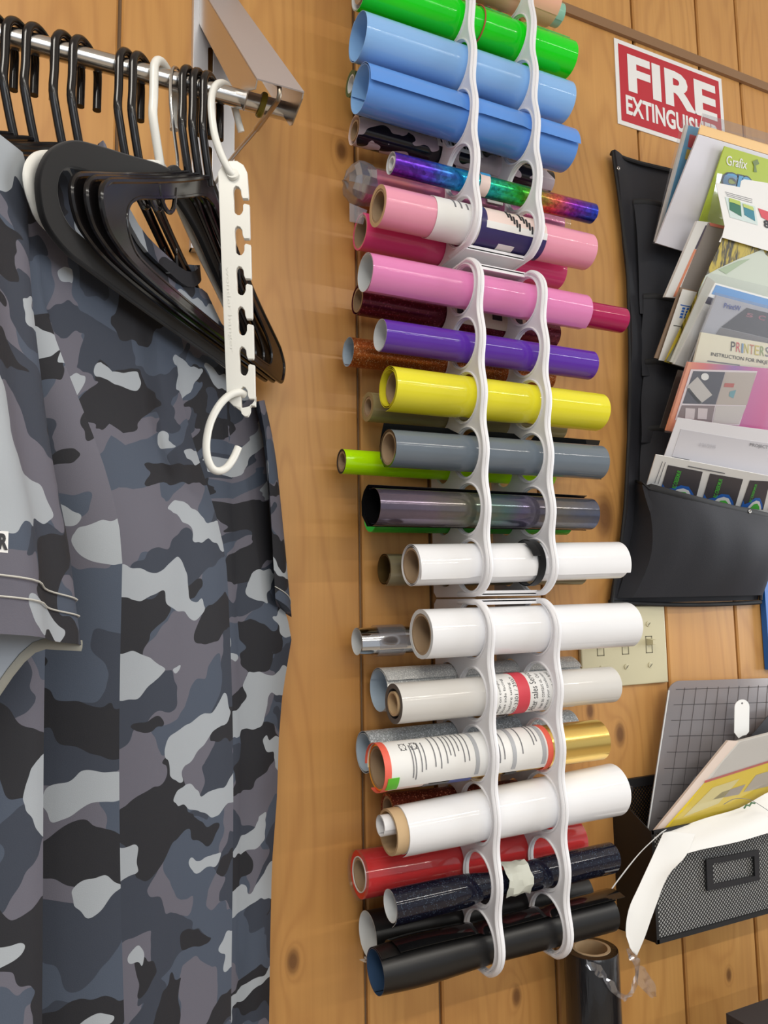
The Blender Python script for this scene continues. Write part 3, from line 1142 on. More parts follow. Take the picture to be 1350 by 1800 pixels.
def at_plate(r_, X):
    t = (X-r_.A.x)/(r_.B.x-r_.A.x)
    p = r_.A.lerp(r_.B, t)
    return p, lerp(r_.rA, r_.rB, t)


for k_, v_ in (('F5', .0022), ('F6', .0022), ('F12', .002), ('F14', .0024), ('F15', .0018), ('F16', .0018), ('B3', .002), ('B4', .0024), ('B16', .0024), ('B12', .002), ('B6', .002)):
    R[k_].extra = v_


def rack(label, z0, pitch, nh, low=.104):
    o = thing('vinyl_roll_rack', label, 'rack', (.5345, 0, z0-.036), 'white racks on the wood wall')
    zs = [z0+pitch*i for i in range(nh)]
    RO_, RZ_ = .0435, .036
    for X in PLX:
        front, back = [], []
        for z in zs:
            f_r, b_r, f_z, b_z = .0288, .0200, z, z
            for rr_ in R.values():
                if rr_.A.x > X-.01 or rr_.B.x < X+.005:
                    continue
                p, q = at_plate(rr_, X)
                if abs(p.z-z) < .036:
                    if p.y < -.07:
                        need = q+abs(p.z-z)+rr_.extra
                        f_r = max(f_r, min(need, .0318))
                    else:
                        b_r = max(b_r, q+rr_.extra)
                        b_z = p.z
            if f_r+b_r > .0553:
                f_r = max(.0553-b_r, .0215)
            front.append((DF, f_z, f_r))
            back.append((DB, b_z, b_r))
        for rr_ in R.values():      # a front hole always clears its roll
            if rr_.A.x > X-.01 or rr_.B.x < X+.005:
                continue
            p, q = at_plate(rr_, X)
            for i, (d_, z_, r_) in enumerate(front):
                if p.y < -.07 and abs(p.z-z_) < .036:
                    ex = rr_.extra
                    if abs(p.z-z_)+q+ex > r_:
                        nz = p.z+max(-1, min(1, (z_-p.z)/1e-5))*max(r_-q-ex, 0)
                        front[i] = (d_, nz, max(r_, q+ex))
        out = []
        n = 28
        for k in range(15):
            a = -math.pi/2+math.pi/2*k/14
            out.append((DF+RO_*math.cos(a), zs[0]+RZ_*math.sin(a)))
        K = 12*(nh-1)
        for k in range(1, K):
            z = zs[0]+(zs[-1]-zs[0])*k/K
            out.append((DF+RO_-.0050*(1-math.cos(2*math.pi*(z-z0)/pitch))/2, z))
        for k in range(15):
            a = math.pi/2*k/14
            out.append((DF+RO_*math.cos(a), zs[-1]+RZ_*math.sin(a)))
        out += [(.016, zs[-1]+RZ_), (.010, zs[-1]+RZ_-.006), (.010, zs[0]-RZ_+.006), (.016, zs[0]-RZ_)]
        vs, fs = fill2d([out]+[circ(c[0], c[1], c[2]+.0009) for c in front]+[circ(c[0], c[1], c[2]+.0009, 30) for c in back], .0012, .0008)
        pl = mk('side_plate', [(X+v[2], -v[0], v[1]) for v in vs], fs, MAT['white_plastic'], o)
        b = MB()
        path = [(d-.0032, z) for d, z in out[:-4]]
        path = [(d, z if z > zs[0]-RZ_+.0032 else zs[0]-RZ_+.0032) for d, z in path]
        path = [(d, z if z < zs[-1]+RZ_-.0032 else zs[-1]+RZ_-.0032) for d, z in path]
        b.tube([(X, -.072, zs[0]-RZ_+.0032)]+[(X, -d, z) for d, z in path]+[(X, -.072, zs[-1]+RZ_-.0032)], .0046, 12, nrm=(1, 0, 0), sx=1.05, sy=.72)
        b.build('rim', MAT['white_plastic'], pl)
        for d_, z_, r_ in front:
            MB().tube([(X, -(d_+(r_+.0026)*math.cos(2*math.pi*i/32)), z_+(r_+.0026)*math.sin(2*math.pi*i/32)) for i in range(32)], .0016, 8, closed=True, nrm=(1, 0, 0), sx=2.6, sy=.9).build('hole_rim', MAT['white_plastic'], pl)
    for z, s_ in ((zs[0]-RZ_+.0015, 1), (zs[-1]+RZ_-.0015, -1)):
        x0, x1 = PLX[0]+.0026, PLX[1]-.0026
        fd = low if s_ > 0 else .104
        MB().box((x0, -fd, z-.0015), (x1, -.03, z+.0015)).box((x0, -fd, min(z, z+s_*.005)), (x1, -fd+.0025, max(z, z+s_*.005))).build('cross_bar', MAT['white_plastic'], o, sm=False)
    return o


rack('top white roll rack, running out of the top of the picture', 1.962, .0685, 6)
rack('middle white roll rack between the pink and the tied white rolls', 1.534, .0681, 6)
rack('bottom white roll rack ending at the black rolls', 1.1145, .0688, 6, .05)

# ---------------------------------------------------------------- closet rod and bracket
RZ, RD = 1.973, .205
rod = thing('closet_rod', 'chrome closet rod carrying all the hangers', 'rod', (-.7, -RD, RZ))
N = 28
vs, fs = [], []
for x, r_ in ((-.7, .0087), (.226, .0087)):
    vs += [(x, -RD+r_*math.cos(2*math.pi*i/N), RZ+r_*math.sin(2*math.pi*i/N)) for i in range(N)]
for x in (.226, .1):
    vs += [(x, -RD+.0076*math.cos(2*math.pi*i/N), RZ+.0076*math.sin(2*math.pi*i/N)) for i in range(N)]
for k in range(3):
    for i in range(N):
        j = (i+1) % N
        fs.append([k*N+i, k*N+j, (k+1)*N+j, (k+1)*N+i])
mk('tube', vs, fs, MAT['chrome'], rod)
MB().tube([(.1995+.002*math.sin(a), -RD+.0101*math.cos(a), RZ+.0101*math.sin(a)) for a in [i*2*math.pi/24 for i in range(24)]], .0018, 8, closed=True, nrm=(1, 0, 0), sx=1.6).build('yellow_rubber_band', MAT['yellow_band'], rod)


def bracket(X1, X2, label, strut=True):
    o = thing('shelf_bracket', label, 'bracket', ((X1+X2)/2, 0, 2.0))
    X0 = X1-.006
    X3 = X2
    slots = [[(X1+.0145+.0035*math.cos(a), zc+(.0135 if 0 <= a <= math.pi else -.0135)+.0035*math.sin(a)) for a in [i*math.pi/8 for i in range(16)]] for zc in (2.148, 2.02, 2.28)]
    vs, fs = fill2d([[(X0, 1.907), (X3, 1.907), (X3, 2.36), (X0, 2.36)]]+slots, .0006, .0004)
    wp = mk('wall_plate', [(v[0], -.0125-v[2], v[1]) for v in vs], fs, MAT['zinc'], o)
    MB().box((X0, -.0125, 1.907), (X0+.0016, -.0005, 2.36)).box((X3-.0016, -.0125, 1.907), (X3, -.0005, 2.36)).box((X0, -.0125, 1.907), (X3, -.0005, 1.9086)).build('plate_flange', MAT['zinc'], wp, sm=False)
    # sloping channel
    top = lambda d: 2.0665-1.146*(d-.167)
    nrm_ = V((0, -.753, .658)) # outward normal of the top face
    d0, d1 = .013, .2635
    th = .0012
    T0, T1 = V((0, -d0, top(d0))), V((0, -d1, top(d1)))
    ax = (T1-T0).normalized()
    dn = V((0, ax.z, -ax.y))
    if dn.z > 0:
        dn = -dn
    b = MB()
    def plate(pts, x0, x1):
        n_ = len(pts)
        v_ = [(x0, p.y, p.z) for p in pts]+[(x1, p.y, p.z) for p in pts]
        f_ = [list(range(n_)), list(range(2*n_-1, n_-1, -1))]+[[i, i+n_, (i+1) % n_+n_, (i+1) % n_] for i in range(n_)]
        b.add(v_, f_)
    b2 = MB()
    plate([T0, T1, T1+dn*th, T0+dn*th], X1, X2)
    b.build('top_face', M('scuffed_grey_steel', (186, 178, 178), .5, .55), o, sm=False)
    L = (T1-T0).length
    prof = [T0+dn*.0015, T0+ax*(L-.001)+dn*.0015, T0+ax*(L-.0005)+dn*.009, T0+ax*(L-.026)+dn*.018, T0+ax*(L-.030)+dn*.0365, T0+ax*(L-.06)+dn*.034, T0+dn*.034]
    b = MB()
    plate(prof, X1, X1+th)
    b.build('side_flange', MAT['steel'], o, sm=False)
    b = MB()
    prof2 = [T0+dn*.0015, T0+ax*(L)+dn*.0015, T0+ax*(L+.001)+dn*.006, T0+ax*(L-.012)+dn*.0335, T0+ax*(L-.018)+dn*.036, T0+dn*.036]
    plate(prof2, X2-th, X2)
    b.build('side_flange', MAT['steel'], o, sm=False)
    if strut:
        st = [V((.2, -.243, 1.972)), V((.2, -.250, 1.966)), V((.2, -.2585, 1.957)), V((.2, -.2575, 1.948)), V((.2, -.246, 1.948)), V((.2, -.186, 1.9595)), V((.2, -.08, 1.984)), V((.2, -.0145, 1.9935))]
        b = MB()
        b.tube(catmull(st, 5), .0022, 10)
        b.tube([V((.2, -.222, 1.9535)), V((.2, -.186, 1.9595))], .0029, 10)
        b.build('wire_strut', MAT['brass_wire'], o)
    return o


bracket(.178, .222, 'steel shelf bracket with a sloping channel holding the rod end')

# ---------------------------------------------------------------- hangers
HA = math.radians(36.3)
H = V((math.sin(HA), math.cos(HA), 0))
NN = V((math.cos(HA), -math.sin(HA), 0))
ZZ = V((0, 0, 1))


def hpt(O, a, z, b=0.0):
    return O+H*a+ZZ*z+NN*b


def rod_o(X):
    return V((X, -RD, RZ))


def smooth2(pts, n=5):
    return [(p.x, p.y) for p in catmull([V((a, b, 0)) for a, b in pts], n, True)]


def hook_path(near=.0176):
    p = [(.0205, -.036), (.0205, -.02)]
    for k in range(9):
        a = math.pi*k/8
        p.append(((.0205 if math.cos(a) > 0 else near)*math.cos(a), -.0052+.0186*math.sin(a)))
    p += [(-near, -.03), (-near-.0008, -.048), (-.0130, -.064), (-.0065, -.080), (.0, -.094)]
    return p


OUT = [(-.012, -.092), (-.06, -.121), (-.12, -.155), (-.160, -.177), (-.174, -.186), (-.180, -.197), (-.176, -.211), (-.164, -.221), (-.13, -.228), (-.05, -.2295), (.06, -.227), (.15, -.2245), (.195, -.2235), (.208, -.220), (.2145, -.201), (.203, -.187), (.187, -.179), (.122, -.155), (.06, -.124), (.012, -.092), (0, -.088)]
INN = [(-.02, -.113), (-.06, -.136), (-.102, -.159), (-.130, -.174), (-.144, -.187), (-.1465, -.2), (-.139, -.214), (-.12, -.2205), (-.05, -.2215), (.06, -.2195), (.15, -.217), (.168, -.212), (.172, -.2), (.162, -.188), (.122, -.167), (.07, -.14), (.02, -.113), (0, -.108)]


def black_hanger(X, label, group=None, rot=0.0):
    O = rod_o(X)
    o = thing('clothes_hanger', label, 'hanger', O, group)
    vs, fs = fill2d([smooth2(OUT), smooth2(INN)], .0008, .0)
    mk('body', [hpt(O, v[0], v[1], v[2]) for v in vs], fs, MAT['black_plastic'], o)
    b = MB()
    b.tube([hpt(O, x, z) for x, z in smooth2(OUT)], .0024, 8, closed=True, nrm=NN)
    b.tube([hpt(O, x, z) for x, z in smooth2(INN)], .0017, 6, closed=True, nrm=NN)
    b.build('edge_rib', MAT['black_plastic'], o)
    b = MB()
    b.tube([hpt(O, x, z) for x, z in [(q.x, q.y) for q in catmull([V((a, c, 0)) for a, c in hook_path()], 3)]], .0038, 10, nrm=NN)
    b.build('hook', MAT['black_plastic'], o)
    for s in (-1, 1):
        loop = [(s*.070, -.134), (s*.073, -.152), (s*.080, -.160), (s*.089, -.160), (s*.096, -.154), (s*.098, -.147)]
        MB().tube([hpt(O, x, z) for x, z in [(q.x, q.y) for q in catmull([V((a, c, 0)) for a, c in loop], 3)]], .0019, 7, nrm=NN).build('strap_loop', MAT['black_plastic'], o)
    return o


HB = 'black plastic hangers on the rod'
black_hanger(.1320, 'empty black plastic hanger next to the velvet one, third from rod end', HB)
black_hanger(.1414, 'empty black plastic hanger, middle of the three crowded at the rod end', HB)
black_hanger(.1508, 'foremost empty black plastic hanger beside the white slotted strip', HB)
ORD = ['black plastic hanger carrying the camouflage shirt, first left of the white one', 'black plastic hanger second left of the white one, just right of the wall groove',
       'black plastic hanger third left of the white one, just left of the wall groove', 'black plastic hanger fourth left of the white one, paired with the third',
       'black plastic hanger fifth left of the white one, hook standing alone', 'black plastic hanger sixth left of the white one on the rod',
       'black plastic hanger seventh left of the white one, near the frame edge', 'farthest left black plastic hanger on the rod, cut by the frame']
for X, lb in zip((.089, .0775, .040, .026, .004, -.0115, -.0275, -.0395), ORD):
    black_hanger(X, lb, HB)

# velvet hanger
O = rod_o(.1205)
o = thing('clothes_hanger', 'empty black velvet hanger with a thin wire hook', 'hanger', O)
vo = [(-.012, -.094), (-.04, -.103), (-.091, -.125), (-.134, -.143), (-.162, -.157), (-.183, -.176), (-.194, -.196), (-.195, -.212), (-.187, -.228), (-.165, -.236), (-.137, -.237), (-.05, -.237), (.05, -.235), (.14, -.233), (.172, -.2315), (.189, -.222), (.194, -.203), (.188, -.184), (.172, -.168), (.15, -.155), (.10, -.133), (.04, -.105), (.012, -.094), (0, -.09)]
vi = [(-.02, -.118), (-.09, -.147), (-.13, -.162), (-.152, -.170), (-.168, -.178), (-.177, -.19), (-.178, -.205), (-.168, -.217), (-.145, -.220), (-.05, -.2205), (.05, -.219), (.13, -.217), (.158, -.214), (.173, -.204), (.171, -.19), (.158, -.178), (.13, -.165), (.09, -.148), (.04, -.123), (0, -.114)]
vs, fs = fill2d([smooth2(vo), smooth2(vi)], .0012, .0012, 2)
mk('velvet_body', [hpt(O, v[0], v[1], v[2]) for v in vs], fs, MAT['velvet'], o)
MB().tube([hpt(O, q.x, q.y) for q in catmull([V((a, c, 0)) for a, c in [(.0145, -.035), (.0148, -.012), (.0108, .0066), (0, .012), (-.0108, .0066), (-.0148, -.008), (-.0145, -.03), (-.005, -.06), (0, -.075), (0, -.1)]], 5)], .0016, 8, nrm=NN).build('wire_hook', MAT['chrome'], o)
dome = [(.019*math.cos(a), -.106+.022*math.sin(a)) for a in [math.pi*i/12 for i in range(13)]]
vs, fs = fill2d([dome], .0017, .001)
mk('neck_cap', [hpt(O, v[0], v[1], v[2]) for v in vs], fs, MAT['velvet'], o)

# white tubular hanger
O = rod_o(.1075)
o = thing('clothes_hanger', 'empty white plastic hanger with a thick white hook', 'hanger', O)
wo = [(-.008, -.09), (-.062, -.121), (-.12, -.150), (-.160, -.171), (-.176, -.183), (-.1825, -.197), (-.176, -.211), (-.16, -.219), (-.09, -.222), (0, -.222), (.09, -.222), (.165, -.222), (.187, -.217), (.196, -.2), (.187, -.184), (.165, -.168), (.13, -.150), (.06, -.119), (.008, -.09)]
MB().tube([hpt(O, x, z) for x, z in smooth2(wo)], .0042, 12, closed=True, nrm=NN, sx=.75, sy=1.35).build('body', MAT['white_hanger'], o)
hk = hook_path()
MB().tube([hpt(O, x*1.05, z) for x, z in [(q.x, q.y) for q in catmull([V((a, c, 0)) for a, c in hk], 3)]], .0040, 12, nrm=NN).build('hook', MAT['white_hanger'], o)

# slotted white strip hanger
SO = px(412, 500, .222)
SN = V((-math.sin(TH), -math.cos(TH), 0))
o = thing('slotted_hanger_strip', 'white slotted space saving hanger strip hanging on the rod end', 'hanger', px(405, 160, RD))


def spx(x, y, off=0.0):
    p = pxp(x, y, SO+SN*off, SN)
    return p


def slot_outline():
    # right side from top to bottom: each slot bites in from the right edge
    le = lambda y: 385+(y-300)*.037     # left edge
    ri = lambda y: 436+(y-300)*.033     # right edge
    pts = [(le(300), 305), (393, 292), (404, 286), (417, 286), (428, 293), (434, 305)]
    y0 = 325
    for k in range(6):
        top = y0+k*70.5-(k*.2)
        a = top+2                         # slot's crown
        xl = le(a)+24
        xr = ri(a)-9
        pts += [(ri(a), a+20), (ri(a)-1, a+23), (xr, a+23), (xr-2, a+18), (xr-3, a+9), (xr-7, a+3), (xl+5, a+1), (xl+1, a+5), (xl, a+11),
                (xl+1.5, a+45), (xl+3, a+50), (xl+8, a+54), (xl+13, a+54), (xr-1, a+50), (xr+1, a+45), (xr+1, a+36), (xr+3, a+34), (ri(a+36), a+36)]
    pts += [(450, 765-70), (448, 706), (441, 715), (428, 718), (412, 714), (402, 704), (400, 692)]
    return pts


op = slot_outline()
OX = spx(410, 500)
ex = V((math.cos(TH), -math.sin(TH), 0))
loc = [((spx(*p)-OX).dot(ex), (spx(*p)-OX).dot(ZZ)) for p in op]
vs, fs = fill2d([loc], .0020, .0005, 2)
mk('strip', [OX+ex*v[0]+ZZ*v[1]+SN*v[2] for v in vs], fs, MAT['white_hanger'], o)
tv, tf = text2d('wonder hanger')
la, lb_ = spx(400, 470), spx(408, 620)
mk('raised_lettering', [la.lerp(lb_, x)+ex*(.004*(y-.5))+SN*.003 for x, y in tv], tf, MAT['white_hanger'], o, sm=False)
hp_ = [px(424, 232, .19), px(419, 214, .192), px(408, 172, .193), px(400, 152, .198), px(389, 146, .21), px(378, 152, .218), px(372, 172, .222), px(372, 200, .224), px(378, 240, .226), px(390, 275, .2265), px(403, 300, .226), px(409, 308, .224)]
MB().tube(catmull(hp_, 5), .0034, 12).build('top_hook', MAT['white_hanger'], o)
MB().tube([px(409, 304, .226), px(410, 310, .2225)], .0056, 12).build('hook_boss', MAT['white_hanger'], o)
hp_ = [px(430, 694, .2245), px(420, 690, .227), px(403, 695, .229), px(385, 713, .23), px(370, 742, .23), px(363, 775, .23), px(364, 802, .23), px(372, 822, .229), px(384, 828, .228), px(398, 822, .226), px(410, 806, .2245), px(419, 786, .224)]
MB().tube(catmull(hp_, 5), .0034, 12).build('bottom_hook', MAT['white_hanger'], o)

# ---------------------------------------------------------------- camouflage shirts
SX = .089


def shirt(label, dx=0.0):
    O = rod_o(SX)
    root = thing('camouflage_shirt', label, 'shirt', O)
    # far silhouette pressed towards the wall
    E = [px(*p) for p in ((392, 560, .085), (428, 640, .05), (453, 712, .03), (474, 830, .03), (484, 960, .032), (496, 1060, .032), (514, 1115, .03), (503, 1180, .032), (496, 1225, .036), (490, 1300, .04), (487, 1400, .043), (478, 1520, .046), (475, 1650, .05), (473, 1800, .05), (472, 1960, .05))]

    def edge(z):
        if z >= E[0].z:
            return E[0]
        for p, q in zip(E, E[1:]):
            if q.z <= z <= p.z:
                return p.lerp(q, (p.z-z)/(p.z-q.z))
        return E[-1]
    key = [(-.205, -.29, 0, 0), (-.2, -.24, .045, 0), (-.19, -.196, .055, 1), (-.186, -.192, -.004, 1), (-.170, -.155, .030, 0), (-.150, -.112, .070, 1), (-.146, -.107, .006, 1),
           (-.08, -.035, .026, 0), (-.01, .045, .040, 0), (.055, .115, .052, 1), (.06, .12, -.006, 1), (.13, .16, .012, 0), (.185, .185, .022, 0)]
    cols = []
    for i in range(len(key)-1):
        a, b = key[i], key[i+1]
        n = 2 if (a[3] and b[3]) else 5
        for k in range(n):
            t = k/n
            bulge = 0 if (a[3] and b[3]) else .004*math.sin(math.pi*t)
            cols.append((lerp(a[0], b[0], t), lerp(a[1], b[1], t), lerp(a[2], b[2], t)+bulge))
    cols.append(key[-1][:3])
    front_n = len(cols)
    zbot = .86
    NR = 44

    def ztop(a):
        return 1.973-.089-(.49 if a > 0 else .52)*min(abs(a), .185)-1.2*max(0, abs(a)-.185)

    rows = []
    uvs = []
    for v in range(NR+1):
        t = v/NR
        row, uvr = [], []
        arc = 0.0
        prev = None
        for (at, a, b) in cols:
            zt = ztop(at)-.003
            if -.075 < at < .125:    # neckline
                zt = min(zt, 1.973-.163+.03*smooth(abs(at-.025)/.1-.6))
            z = lerp(zt, zbot, t)
            w = smooth((1.973-.235-z)/.22)
            aa = lerp(at, a, max(0, min(1.1, (1.80-z)/.9)))
            bb = lerp(.0065, b, w)
            bb += .004*w*math.sin(9*z+14*a)
            p = hpt(V((O.x, O.y, 0)), aa, z, bb)
            if p.y > -.02:
                p.y = -.02
            row.append(p)
        # lead the last columns into the far silhouette
        e0 = edge(row[-1].z)
        n_l = 6
        last = row[-1].copy()
        for k in range(1, n_l+1):
            s = k/n_l
            zz = lerp(last.z, min(last.z, E[0].z), s)
            e = edge(zz)
            q = V((e.x, e.y, zz))
            p = last.lerp(q, s)
            p.z = zz
            p += V((0, -.006*math.sin(math.pi*s), 0))
            row.append(p)
        # back side
        zz = row[-1].z
        e = row[-1]
        for (a, b) in ((.16, -.004), (.08, -.014), (0, -.017), (-.1, -.017), (-.2, -.012)):
            w = smooth((1.973-.235-zz)/.22)
            at = a*.86
            zt = min(ztop(at)-.003, 1.973-.150) if -.08 < at < .12 else ztop(at)-.003
            z = lerp(zt, zbot, t)
            p = hpt(V((O.x, O.y, 0)), lerp(at, a, smooth((1.95-z)/.5)), z, lerp(-.0056, b, w))
            if p.y > -.012:
                p.y = -.012
            row.append(p)
        row.append(row[0].copy())
        for p in row:
            if prev is not None:
                arc += math.hypot(p.x-prev.x, p.y-prev.y)
            uvr.append((arc, p.z))
            prev = p
        rows.append(row)
        uvs.append(uvr)
    nc = len(rows[0])
    vs = [p for r_ in rows for p in r_]
    uv = [q for r_ in uvs for q in r_]
    fs = []
    for i in range(NR):
        for j in range(nc-1):
            fs.append([i*nc+j, (i+1)*nc+j, (i+1)*nc+j+1, i*nc+j+1])
    mk('body', vs, fs, MAT['camo'], root, uv=uv, ang=50)
    # near sleeve
    ed = [(40, 268, .008), (46, 300, .008), (50, 410, .0085), (57, 530, .034), (84, 780, .076), (116, 960, .084), (129, 1060, .086), (140, 1135, .086)]
    ER = [pxp(x, y, O+NN*b, NN) for x, y, b in ed]
    ER = catmull(ER, 4)
    NW = len(ER)
    rows, uvs = [], []
    NQ = 25
    for i, e in enumerate(ER):
        t = i/(NW-1)
        wd_ = lerp(.11, .165, t)
        row, uvr = [], []
        bul = lerp(.0015, .022, smooth(t*1.4))
        for q in range(2*NQ):
            if q < NQ:
                s = q/(NQ-1)
                side = 1
            else:
                s = 1-(q-NQ)/(NQ-1)
                side = -1
            bulge = bul*math.sin(math.pi*min(1, s*1.02))**.7 if 0 < s < 1 else 0
            fold = .007*smooth(t*1.3)*math.sin(s*13+1.2+t) if side > 0 else 0
            z = e.z+s*(.020*t)
            if side < 0:
                z -= .050*smooth((t-.75)/.25)*smooth((s-.12)/.35)
            p = e-H*(wd_*s)+NN*(side*bulge*(1 if side > 0 else .55)+fold*math.sin(math.pi*s)-.012*s)
            p.z = z
            row.append(p)
            uvr.append((1.7+wd_*s*side*1.05, z))
        rows.append(row)
        uvs.append(uvr)
    nc = 2*NQ
    vs = [p for r_ in rows for p in r_]
    uv = [q for r_ in uvs for q in r_]
    fs = []
    for i in range(NW-1):
        for j in range(nc):
            fs.append([i*nc+j, (i+1)*nc+j, (i+1)*nc+(j+1) % nc, i*nc+(j+1) % nc][::-1])
    fs.append(list(range(nc)))
    sl = mk('near_sleeve', vs, fs, MAT['camo'], root, uv=uv, ang=60)
    # lining on the inside of the sleeve's hanging back hem, and its overlocked edge
    k0 = NW-7
    P = [[rows[i][q]+NN*.0012 for q in range(NQ+1, 2*NQ-1)] for i in range(k0, NW)]
    vs, fs = slab(P, .0004)
    mk('sleeve_lining', vs, fs, MAT['camo_inside'], sl)
    MB().tube([rows[-1][q]+NN*.001 for q in range(NQ, 2*NQ)], .0021, 8, nrm=NN, sx=.6, sy=1.5).build('overlocked_hem', MAT['overlock'], sl)
    for up in (.016, .025):
        pts = []
        for q in range(0, NQ):
            a_, b_ = rows[-1][q], rows[-2][q]
            pts.append(a_+(b_-a_).normalized()*up+NN*.0012)
        MB().tube(pts, .00045, 5).build('stitching', MAT['thread'], sl)
    # far sleeve: a flattened tube against the wall
    L_ = [px(*p) for p in ((455, 705, .075), (468, 780, .07), (476, 900, .065), (484, 1052, .06))]
    R_ = [px(*p) for p in ((457, 705, .03), (479, 800, .028), (495, 920, .026), (512.5, 1085, .024))]
    L_, R_ = catmull(L_, 4), catmull(R_, 4)
    rows, uvs = [], []
    for i, (a, b) in enumerate(zip(L_, R_)):
        row, uvr = [], []
        for q in range(16):
            s = q/8 if q <= 8 else (16-q)/8
            side = -1 if q <= 8 else 1
            p = a.lerp(b, s)+V((.004, -.006, 0))*(math.sin(math.pi*s)*(-side))
            p.y = min(p.y, -.02)
            row.append(p)
            uvr.append((2.6+s*.06*side, p.z))
        rows.append(row)
        uvs.append(uvr)
    vs = [p for r_ in rows for p in r_]
    uv = [q for r_ in uvs for q in r_]
    fs = []
    for i in range(len(rows)-1):
        for j in range(16):
            fs.append([i*16+j, (i+1)*16+j, (i+1)*16+(j+1) % 16, i*16+(j+1) % 16])
    fs += [list(range(16)), [(len(rows)-1)*16+j for j in range(16)][::-1]]
    s2 = mk('far_sleeve', vs, fs, MAT['camo'], root, uv=uv, ang=60)
    for up in (3, ):
        MB().tube([rows[-1][q].lerp(rows[-2][q], .75)+V((0, -.001, 0)) for q in range(9)], .0006, 5).build('stitching', MAT['thread'], s2)
    # collar
    ring = []
    for k in range(36):
        a = 2*math.pi*k/36
        aa = .027+.092*math.cos(a)
        fr = math.sin(a)
        z = min(ztop(aa)-.006, 1.973-(.166 if fr > 0 else .153))
        z = lerp(z, ztop(aa)+.0115, abs(math.cos(a))**4)
        ring.append(hpt(O*1.0+ZZ*(-O.z), aa, z, .0085*fr+.002*(1 if fr > 0 else -1)))
    vs, fs, uv = [], [], []
    n = len(ring)
    for k, p in enumerate(ring):
        for dz, db in ((.007, 0), (-.009, .0018), (-.009, -.0018)):
            vs.append(p+ZZ*dz+NN*db)
            uv.append((3.2+k*.012, dz))
    for k in range(n):
        j = (k+1) % n
        for u in range(3):
            w = (u+1) % 3
            fs.append([k*3+u, j*3+u, j*3+w, k*3+w])
    mk('collar', vs, fs, MAT['camo'], root, uv=uv)
    return root


main_shirt = shirt('grey camouflage shirt hanging in front, sleeve hem towards the viewer')
# printed letter on the near sleeve
O = rod_o(SX)
tq = [pxp(x, y, O+NN*.118, NN) for x, y in ((-14, 932), (15, 934), (14, 972), (-15, 969))]
S_ = Sheet(tq[0], tq[1], tq[2], tq[3])
S_.n = NN
SL = [c for c in main_shirt.children if c.name.startswith('near_sleeve')][0]


S_.body('white_print', MAT['paper'], SL, .0003)
S_.text('print_lettering', 'R', (.35, .12, .93, .88), MAT['ink_black'], SL, .04, .0005)

# ---------------------------------------------------------------- hanging pocket organizer
og = thing('pocket_organizer', 'black fabric hanging organizer with five pockets on the wall', 'organizer', (.96, 0, 1.48))
Lz = [(2.187, .822), (2.10, .832), (1.993, .840), (1.86, .836), (1.74, .826), (1.618, .81), (1.55, .795), (1.489, .776)]
Rz = [(2.187, 1.128), (2.0, 1.126), (1.8, 1.122), (1.628, 1.117), (1.55, 1.105), (1.479, 1.09)]


def interp(tab, z):
    if z >= tab[0][0]:
        return tab[0][1]
    for p, q in zip(tab, tab[1:]):
        if q[0] <= z <= p[0]:
            return lerp(p[1], q[1], (p[0]-z)/(p[0]-q[0]))
    return tab[-1][1]


P = []
for i in range(25):
    col = []
    for j in range(29):
        z = lerp(2.187, 1.484, j/28)
        u = i/24
        x = lerp(interp(Lz, z), interp(Rz, z), u)
        wave = .010*math.exp(-(u/.07)**2)+.0035*math.sin(z*24+u*5)*math.exp(-(u/.25)**2)
        col.append(V((x, -(.006+wave), z)))
    P.append(col)
vs, fs = slab(P, .003, (0, -1, 0))
mk('back_panel', vs, fs, MAT['fabric_black'], og)
rims = [(2.117, .030), (1.962, .034), (1.857, .038), (1.752, .043), (1.657, .050)]
bots = [1.93, 1.83, 1.725, 1.63, 1.492]
for k, ((zr, dd), zb) in enumerate(zip(rims, bots)):
    P = []
    for i in range(21):
        u = i/20
        col = []
        for j in range(11):
            v = j/10
            z = lerp(zr-.004-.014*u*(1 if k == 4 else .4)-.006*math.sin(math.pi*u), zb, v)
            x0 = interp(Lz, z)+.030-.018*v*(1 if k == 4 else .3)
            x1 = interp(Rz, z)-.004
            bul = math.sin(math.pi*min(1, u*1.0))**(.45 if k < 4 else .28)
            if k == 4:
                dd = .072
            d = .0125+(dd-.010)*bul*(1-.55*v*v)+.002*math.sin(u*9+v*6+k)
            if k == 4:
                d += .010*bul*math.sin(math.pi*v)
            q_ = V((lerp(x0, x1, u), -d, z))
            if k == 4:     # loaded pocket: its rim bellies out and sags to the right
                top_ = px(lerp(1119, 1364, u), lerp(848, 909, u)+3*math.sin(math.pi*u), d if j == 0 else .0125+(dd-.010)*bul)
                q_ += (top_-V((lerp(interp(Lz, zr)+.030, interp(Rz, zr)-.004, u), top_.y, zr-.004-.014*u-.006*math.sin(math.pi*u))))*(1-v)**2*V((1, 0, 1)).length/math.sqrt(2)
            q_.y += .0022*math.sin(u*23+v*3)*v*(1-v)*2
            col.append(q_)
        P.append(col)
    vs, fs = slab(P, .0016, (0, -1, 0))
    pk = mk('pocket', vs, fs, MAT['fabric_black'], og)
    MB().tube([P[i][0]+V((0, 0, 0)) for i in range(21)], .0021, 6, nrm=(0, 1, 0), sx=.8, sy=2.2).build('pocket_binding', MAT['fabric_edge'], pk)
b = MB()
b.tube([V((interp(Lz, z), -.014, z)) for z in [lerp(2.187, 1.484, j/20) for j in range(21)]], .003, 8)
b.tube([V((lerp(.822, 1.128, i/10), -.010, 2.185-.002*math.sin(i))) for i in range(11)], .0034, 8)
b.tube([V((interp(Rz, z), -.010, z)) for z in [lerp(2.187, 1.484, j/20) for j in range(21)]], .003, 8)
